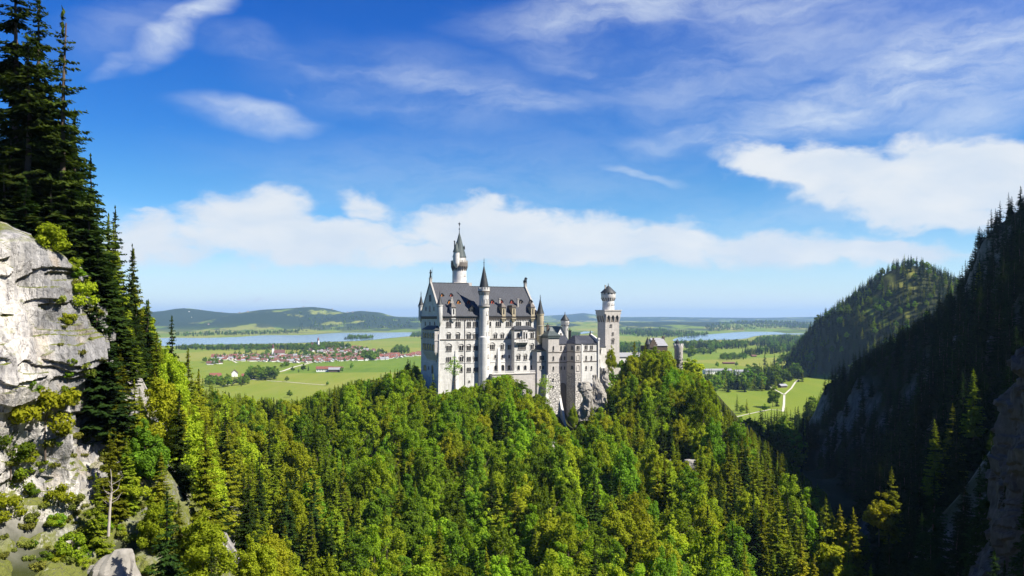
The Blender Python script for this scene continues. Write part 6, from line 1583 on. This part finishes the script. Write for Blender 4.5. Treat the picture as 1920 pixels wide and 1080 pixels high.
# the many further houses of the village, a few pixels each
def village_mass():
    V, Q, MI = [], [], []; g = np.random.default_rng(77); nv = 0
    for poly, cnt in (([(395, 669), (500, 666), (590, 668), (650, 665), (700, 668), (790, 664), (790, 667), (720, 675), (620, 679), (560, 681), (440, 677), (392, 673)], 330), ([(560, 656), (600, 649), (665, 650), (720, 660), (690, 664), (600, 663)], 150), ([(340, 620), (400, 606), (470, 612), (700, 607), (690, 616), (400, 620)], 60)):
        q = poly_pts(poly, 7, 900 + cnt); g.shuffle(q); c = 0
        for x, y in q:
            if c >= cnt: break
            if any((x - a) ** 2 + (y - b) ** 2 < 10 ** 2 for a, b in placed): continue
            placed.append((x, y)); c += 1
            k = ROOFS[int(g.choice(3, p=(.5, .35, .15)))]; me = HM[k][int(g.integers(3))]; n = len(me.vertices)
            co = np.empty(n * 3, np.float32); me.vertices.foreach_get('co', co); co = co.reshape(-1, 3) * g.uniform(.6, .9) * (1.5 if y > 5000 else 1)
            a = g.choice([0.3, 1.87]) + g.normal() * .15; ca, sa = math.cos(a), math.sin(a)
            z = max(hz(x, y), ZP) if y > 5000 else ZP
            V.append(np.column_stack([co[:, 0] * ca - co[:, 1] * sa + x, co[:, 0] * sa + co[:, 1] * ca + y, co[:, 2] + z - .2]))
            for p in me.polygons:
                vs_ = list(p.vertices)
                mi = 0 if p.material_index == 0 else 1 + ROOFS.index(k)
                if len(vs_) == 4: Q.append([i + nv for i in vs_]); MI.append(mi)
                else:
                    for t_ in range(1, len(vs_) - 1, 2):
                        b_ = vs_[t_ + 2] if t_ + 2 < len(vs_) else vs_[t_ + 1]
                        Q.append([vs_[0] + nv, vs_[t_] + nv, vs_[t_ + 1] + nv, b_ + nv]) if b_ != vs_[t_ + 1] else None
                        if b_ != vs_[t_ + 1]: MI.append(mi)
            nv += n
    me = np_mesh('village', np.concatenate(V), np.array(Q), mat_index=MI)
    for m_ in ('lime_white', 'tile_red', 'tile_brown', 'tile_grey'): me.materials.append(M[m_])
    tag(mesh_obj('village', me), 'further small houses crowded through the village', 'houses', None, 'stuff')
village_mass()
def building(name, px_, py_, rz, L, Wd, h, rh, wall, roof, label, cat='house', win=True):
    x, y = on_plain(px_, py_)
    e = empty(name, (x, y, ZP - .1), rz); tag(e, label, cat)
    b = MB(); b.prism([(-Wd / 2, 0), (Wd / 2, 0), (Wd / 2, h), (0, h + rh), (-Wd / 2, h)], lambda a, z, d: (d, a, z), -L / 2, L / 2); b.build('wall', M[wall], e)
    b = MB(); k = rh / (Wd / 2); w2 = Wd / 2 + 1
    for sg in (-1, 1):
        b.poly([(-L / 2 - 1, sg * w2, h - k + .1), (L / 2 + 1, sg * w2, h - k + .1), (L / 2 + 1, 0, h + rh + .1), (-L / 2 - 1, 0, h + rh + .1), (-L / 2 - 1, sg * w2, h - k + .5), (L / 2 + 1, sg * w2, h - k + .5), (L / 2 + 1, 0, h + rh + .5), (-L / 2 - 1, 0, h + rh + .5)],
               [(0, 1, 2, 3), (4, 5, 6, 7), (0, 1, 5, 4), (1, 2, 6, 5), (2, 3, 7, 6), (3, 0, 4, 7)])
    b.build('roof', M[roof], e)
    if win:
        for i in range(max(2, int(L / 5))):
            u = -L / 2 + (i + .5) * L / max(2, int(L / 5))
            MB().box((u - .6, -Wd / 2 - .06, h * .4), (u + .6, -Wd / 2 + .05, h * .75)).build('window', M['glass'], e)
    return e
building('farmhouse', 608, 697, .12, 34, 14, 7, 5, 'lime_white', 'tile_red', 'long white farmhouse with red roof on the meadow below the village')
building('barn', 627, 697.5, .1, 24, 13, 6, 4, 'barn', 'tile_grey', 'grey roofed barn in the middle of the long farm', 'barn', False)
building('stable', 632, 695, .1, 26, 12, 5, 4, 'barn', 'tile_red', 'red roofed stable behind the grey roofed barn', 'stable', False)
building('farmhouse', 404, 712, .5, 20, 14, 8, 5, 'lime_white', 'tile_red', 'white house with red roof among trees at the meadow edge')
building('farmhouse', 440, 706, 1.9, 16, 12, 8, 6, 'lime_white', 'tile_brown', 'white gabled house with brown roof above the red roofed one')
building('barn', 461, 708, .2, 15, 10, 4, 4, 'barn', 'tile_red', 'low red roofed barn beside the round copse', 'barn', False)
building('shed', 1366, 682.5, .05, 30, 8, 3, 2, 'barn', 'tile_brown', 'long brown hay shed in the pale far meadow', 'shed', False)
building('hut', 1413, 669, .3, 16, 8, 3, 3, 'barn', 'tile_brown', 'small brown hut near the far wood edge', 'hut', False)
building('hut', 1467, 726.5, .45, 14, 8, 3.5, 2.5, 'barn', 'tile_grey', 'dark wooden hut between the arms of the forked path', 'hut', False)
building('shed', 1518, 699, .2, 18, 9, 4, 3, 'barn', 'tile_red', 'red roofed shed beside the upper path', 'shed', False)
building('hall', 1345, 701, .1, 60, 18, 8, 3, 'lime_white', 'tile_grey', 'long white hall glimpsed behind the row of conifers', 'hall')
building('hall', 1392, 703, .1, 34, 16, 8, 3, 'lime_white', 'tile_grey', 'shorter white hall at the end of the conifer row', 'hall')
def church(px_, py_, th, label, roof, rz):
    x, y = on_plain(px_, py_); e = empty('church', (x, y, ZP), rz); tag(e, label, 'church')
    b = MB(); b.prism([(-8, 0), (8, 0), (8, 11), (0, 20), (-8, 11)], lambda a, z, d: (d, a, z), -16, 16); b.build('nave', M['lime_white'], e)
    b = MB()
    for sg in (-1, 1): b.poly([(-17, sg * 9, 10.2), (17, sg * 9, 10.2), (17, 0, 20.4), (-17, 0, 20.4), (-17, sg * 9, 10.7), (17, sg * 9, 10.7), (17, 0, 20.9), (-17, 0, 20.9)], [(0, 1, 2, 3), (4, 5, 6, 7), (0, 1, 5, 4), (1, 2, 6, 5), (2, 3, 7, 6), (3, 0, 4, 7)])
    b.build('roof', M[roof], e)
    b = MB(); b.box((-23, -3.5, 0), (-16.2, 3.5, th)); b.build('bell_tower', M['lime_white'], e)
    b = MB(); b.lathe(-19.6, 0, [(5, th), (3.4, th + 4), (3.6, th + 7), (.15, th + 15)], 8, R(22.5)); b.build('spire', M[roof], e)
church(524, 668, 26, 'white village church with pointed bell tower among the near houses', 'tile_brown', .3)
church(590, 652, 30, 'red roofed church with tall tower rising over the lakeside houses', 'tile_red', 2.6)

# ------------------------------------------------------------------ shrubs and tufts on the cliff ledges
gs = np.random.default_rng(44)
SH = [(85, 800, 86, 5.4, 0, 'bright yellow green shrub growing in front of the white rock face'), (45, 905, 82, 3.0, 1, 'bushy shrub low on the rock ledge at the picture edge'), (110, 935, 84, 2.6, 0, 'low shrub on the grey rock rib'), (150, 560, 92, 3.2, 0, 'shrub clinging to the grey upper rock'), (170, 690, 93, 3.4, 1, 'shrub in the crack between white and grey rock'),
      (125, 425, 90, 3.2, 0, 'hanging yellowish shrub on the brow of the cliff'), (95, 455, 88, 2.6, 0, 'small yellowish shrub just under the brow of the cliff'), (200, 815, 90, 3.0, 1, 'dense green shrub under the bare grey trunk'), (135, 1030, 78, 2.8, 1, 'bright green shrub at the bottom of the rock rib'), (20, 850, 84, 3.6, 2, 'dark green shrub at the foot of the white rock'),
      (10, 960, 80, 3.0, 0, 'yellow green shrub lowest at the picture edge'), (245, 930, 86, 3.2, 0, 'shrub on the grassy brink above the lower rock'), (190, 985, 80, 2.2, 1, 'little shrub over the pale lower rock'), (265, 860, 96, 3.6, 2, 'dark shrub beside the thin dead tree'), (60, 720, 86, 1.6, 2, 'tiny dark bush in the middle of the white rock'), (215, 640, 100, 3.4, 0, 'yellowish shrub beside the grey rock shoulder')]
SHL = {}
def ray_cliff(px_, py_, Y0):
    """first solid point on the view ray near distance Y0"""
    dg = bpy.context.evaluated_depsgraph_get()
    d = Vector(((px_ - 960) / F, 1, (HOR - py_) / F)); d.normalize()
    best = None
    for nm in ('cliff', 'cliff_ledge', 'ground', 'cliff_shaded'):
        ok, loc, nrm, _ = bpy.data.objects[nm].ray_cast(Vector((0, 0, 0)) + d * 30, d)
        if ok and (best is None or loc.length < best.length): best = loc
    return best
for (px_, py_, Y0, H_, k, lab) in SH:
    p = next((q for q in (ray_cliff(px_ - dx_, py_ + 12 + dx_, Y0) for dx_ in (0, 15, 30, 50, 70)) if q is not None and q.length < 125), None)
    if p is None: continue
    plant(p.x, p.y, p.z - .4, SHR[k], H_ / 3.2, gs.uniform(0, 6), lab, None, 'shrub', 1.0)
for i in range(260):
    px_ = gs.uniform(0, 330); py_ = gs.uniform(690, 1080)
    if px_ < 110 and py_ < 830: continue
    if i % 4 == 0: px_, py_ = gs.uniform(110, 230), gs.uniform(470, 760)
    p = ray_cliff(px_, py_, 86)
    if p is None or p.length > 122: continue
    big = gs.random() < .3
    wh = 'on the rocky ledges under the cliff' if py_ > 820 else 'in the cracks of the cliff side'
    if big:
        k = int(gs.integers(3)); plant(p.x, p.y, p.z - .4, SHR[k], gs.uniform(.2, .5), gs.uniform(0, 6), f"small {VAR[SHR[k]]['tone']} shrub {wh}", f'small shrubs {wh}', 'shrub', 1.1, trunk=False)
    else: plant(p.x, p.y, p.z - .3, TUFT, gs.uniform(.3, .7), gs.uniform(0, 6), f'dry grass tuft {wh}', f'grass tufts {wh}', 'grass tuft', 1.0, trunk=False)

# bare rock heads between the trees
def outcrop(px_, py_, Y, w, h, label, seed):
    x = at_px(px_, Y); z = (HOR - py_) / F * Y
    nu, nv = 90, 70
    a = np.linspace(0, 2 * math.pi, nu); b = np.linspace(0, 1, nv); A, B = np.meshgrid(a, b)
    rr = (1 - B ** 2.2 * .75) * w / 2
    X_, Y_, Z_ = rr * np.cos(A), rr * np.sin(A) * .8, (B - .5) * h
    p = np.column_stack([X_.ravel() + x, Y_.ravel() + Y, Z_.ravel()])
    d = ((ridged(p * np.array([1, 1, .35]) / 5.5, 5, seed) * 2.0 + fbm(p / 7, 3, seed + 2) * 2.6 + np.floor(fbm(p * np.array([1, 1, .5]) / 4, 2, seed + 4) * 4) * .6) * min(1, w / 8)).reshape(nv, nu)
    d[:, -1] = d[:, 0]
    X_ += np.cos(A) * d; Y_ += np.sin(A) * d
    i = (np.arange(nv - 1)[:, None] * nu + np.arange(nu - 1)[None, :]).ravel()
    v = np.column_stack([X_.ravel(), Y_.ravel(), Z_.ravel()]); top = np.array([[0, 0, h * .52]]); v = np.concatenate([v, top])
    tr = np.column_stack([(nv - 1) * nu + np.arange(nu - 1), (nv - 1) * nu + 1 + np.arange(nu - 1), np.full(nu - 1, len(v) - 1)])
    o = mesh_obj('rock_outcrop', np_mesh('rock_outcrop', v, np.column_stack([i, i + 1, i + nu + 1, i + nu]), tr), M['rock_out']); o.location = (x, Y, z)
    tag(o, label, 'rock')
outcrop(1116, 742, 424, 10, 22, 'steep grey rock head under the bower wing', 11)
outcrop(1098, 752, 420, 8, 20, 'grey rock step at the foot of the many sided tower', 19)
outcrop(1136, 728, 440, 10, 22, 'shaded rock wall right of the steep rock head', 20)
outcrop(1034, 868, 322, 7, 17, 'pale rock pillar among trees below the buttress towers', 12)
outcrop(984, 765, 398, 7, 18, 'rock rib showing under the palace terrace', 13)
outcrop(1292, 905, 300, 7, 17, 'pale rock face on the edge of the spur', 14)
outcrop(1258, 884, 305, 7, 9, 'small shaded rock on the spur', 15)
outcrop(857, 795, 372, 5, 10, 'small pale rock among trees under the palace', 16)
outcrop(235, 1085, 84, 5, 6, 'white boulder with dark overhang at the bottom of the cliff hill', 17)
outcrop(255, 850, 106, 5, 6, 'white rock between shrubs beside the cliff', 18)

# ------------------------------------------------------------------ air
m, t, out = new_mat('haze_air')
pv = t.add('ShaderNodeVolumePrincipled'); pv.inputs['Color'].default_value = (0.44, 0.70, 1.0, 1); pv.inputs['Density'].default_value = HAZE; pv.inputs['Anisotropy'].default_value = 0.1
t.l.new(pv.outputs[0], out.inputs['Volume'])
b = MB(); b.box((-33000, -2600, ZP - 3), (33000, 46000, 470))
o = b.build('haze', m); tag(o, kind='stuff'); o.display_type = 'WIRE'
o['label'] = 'thin blue air over the valley'
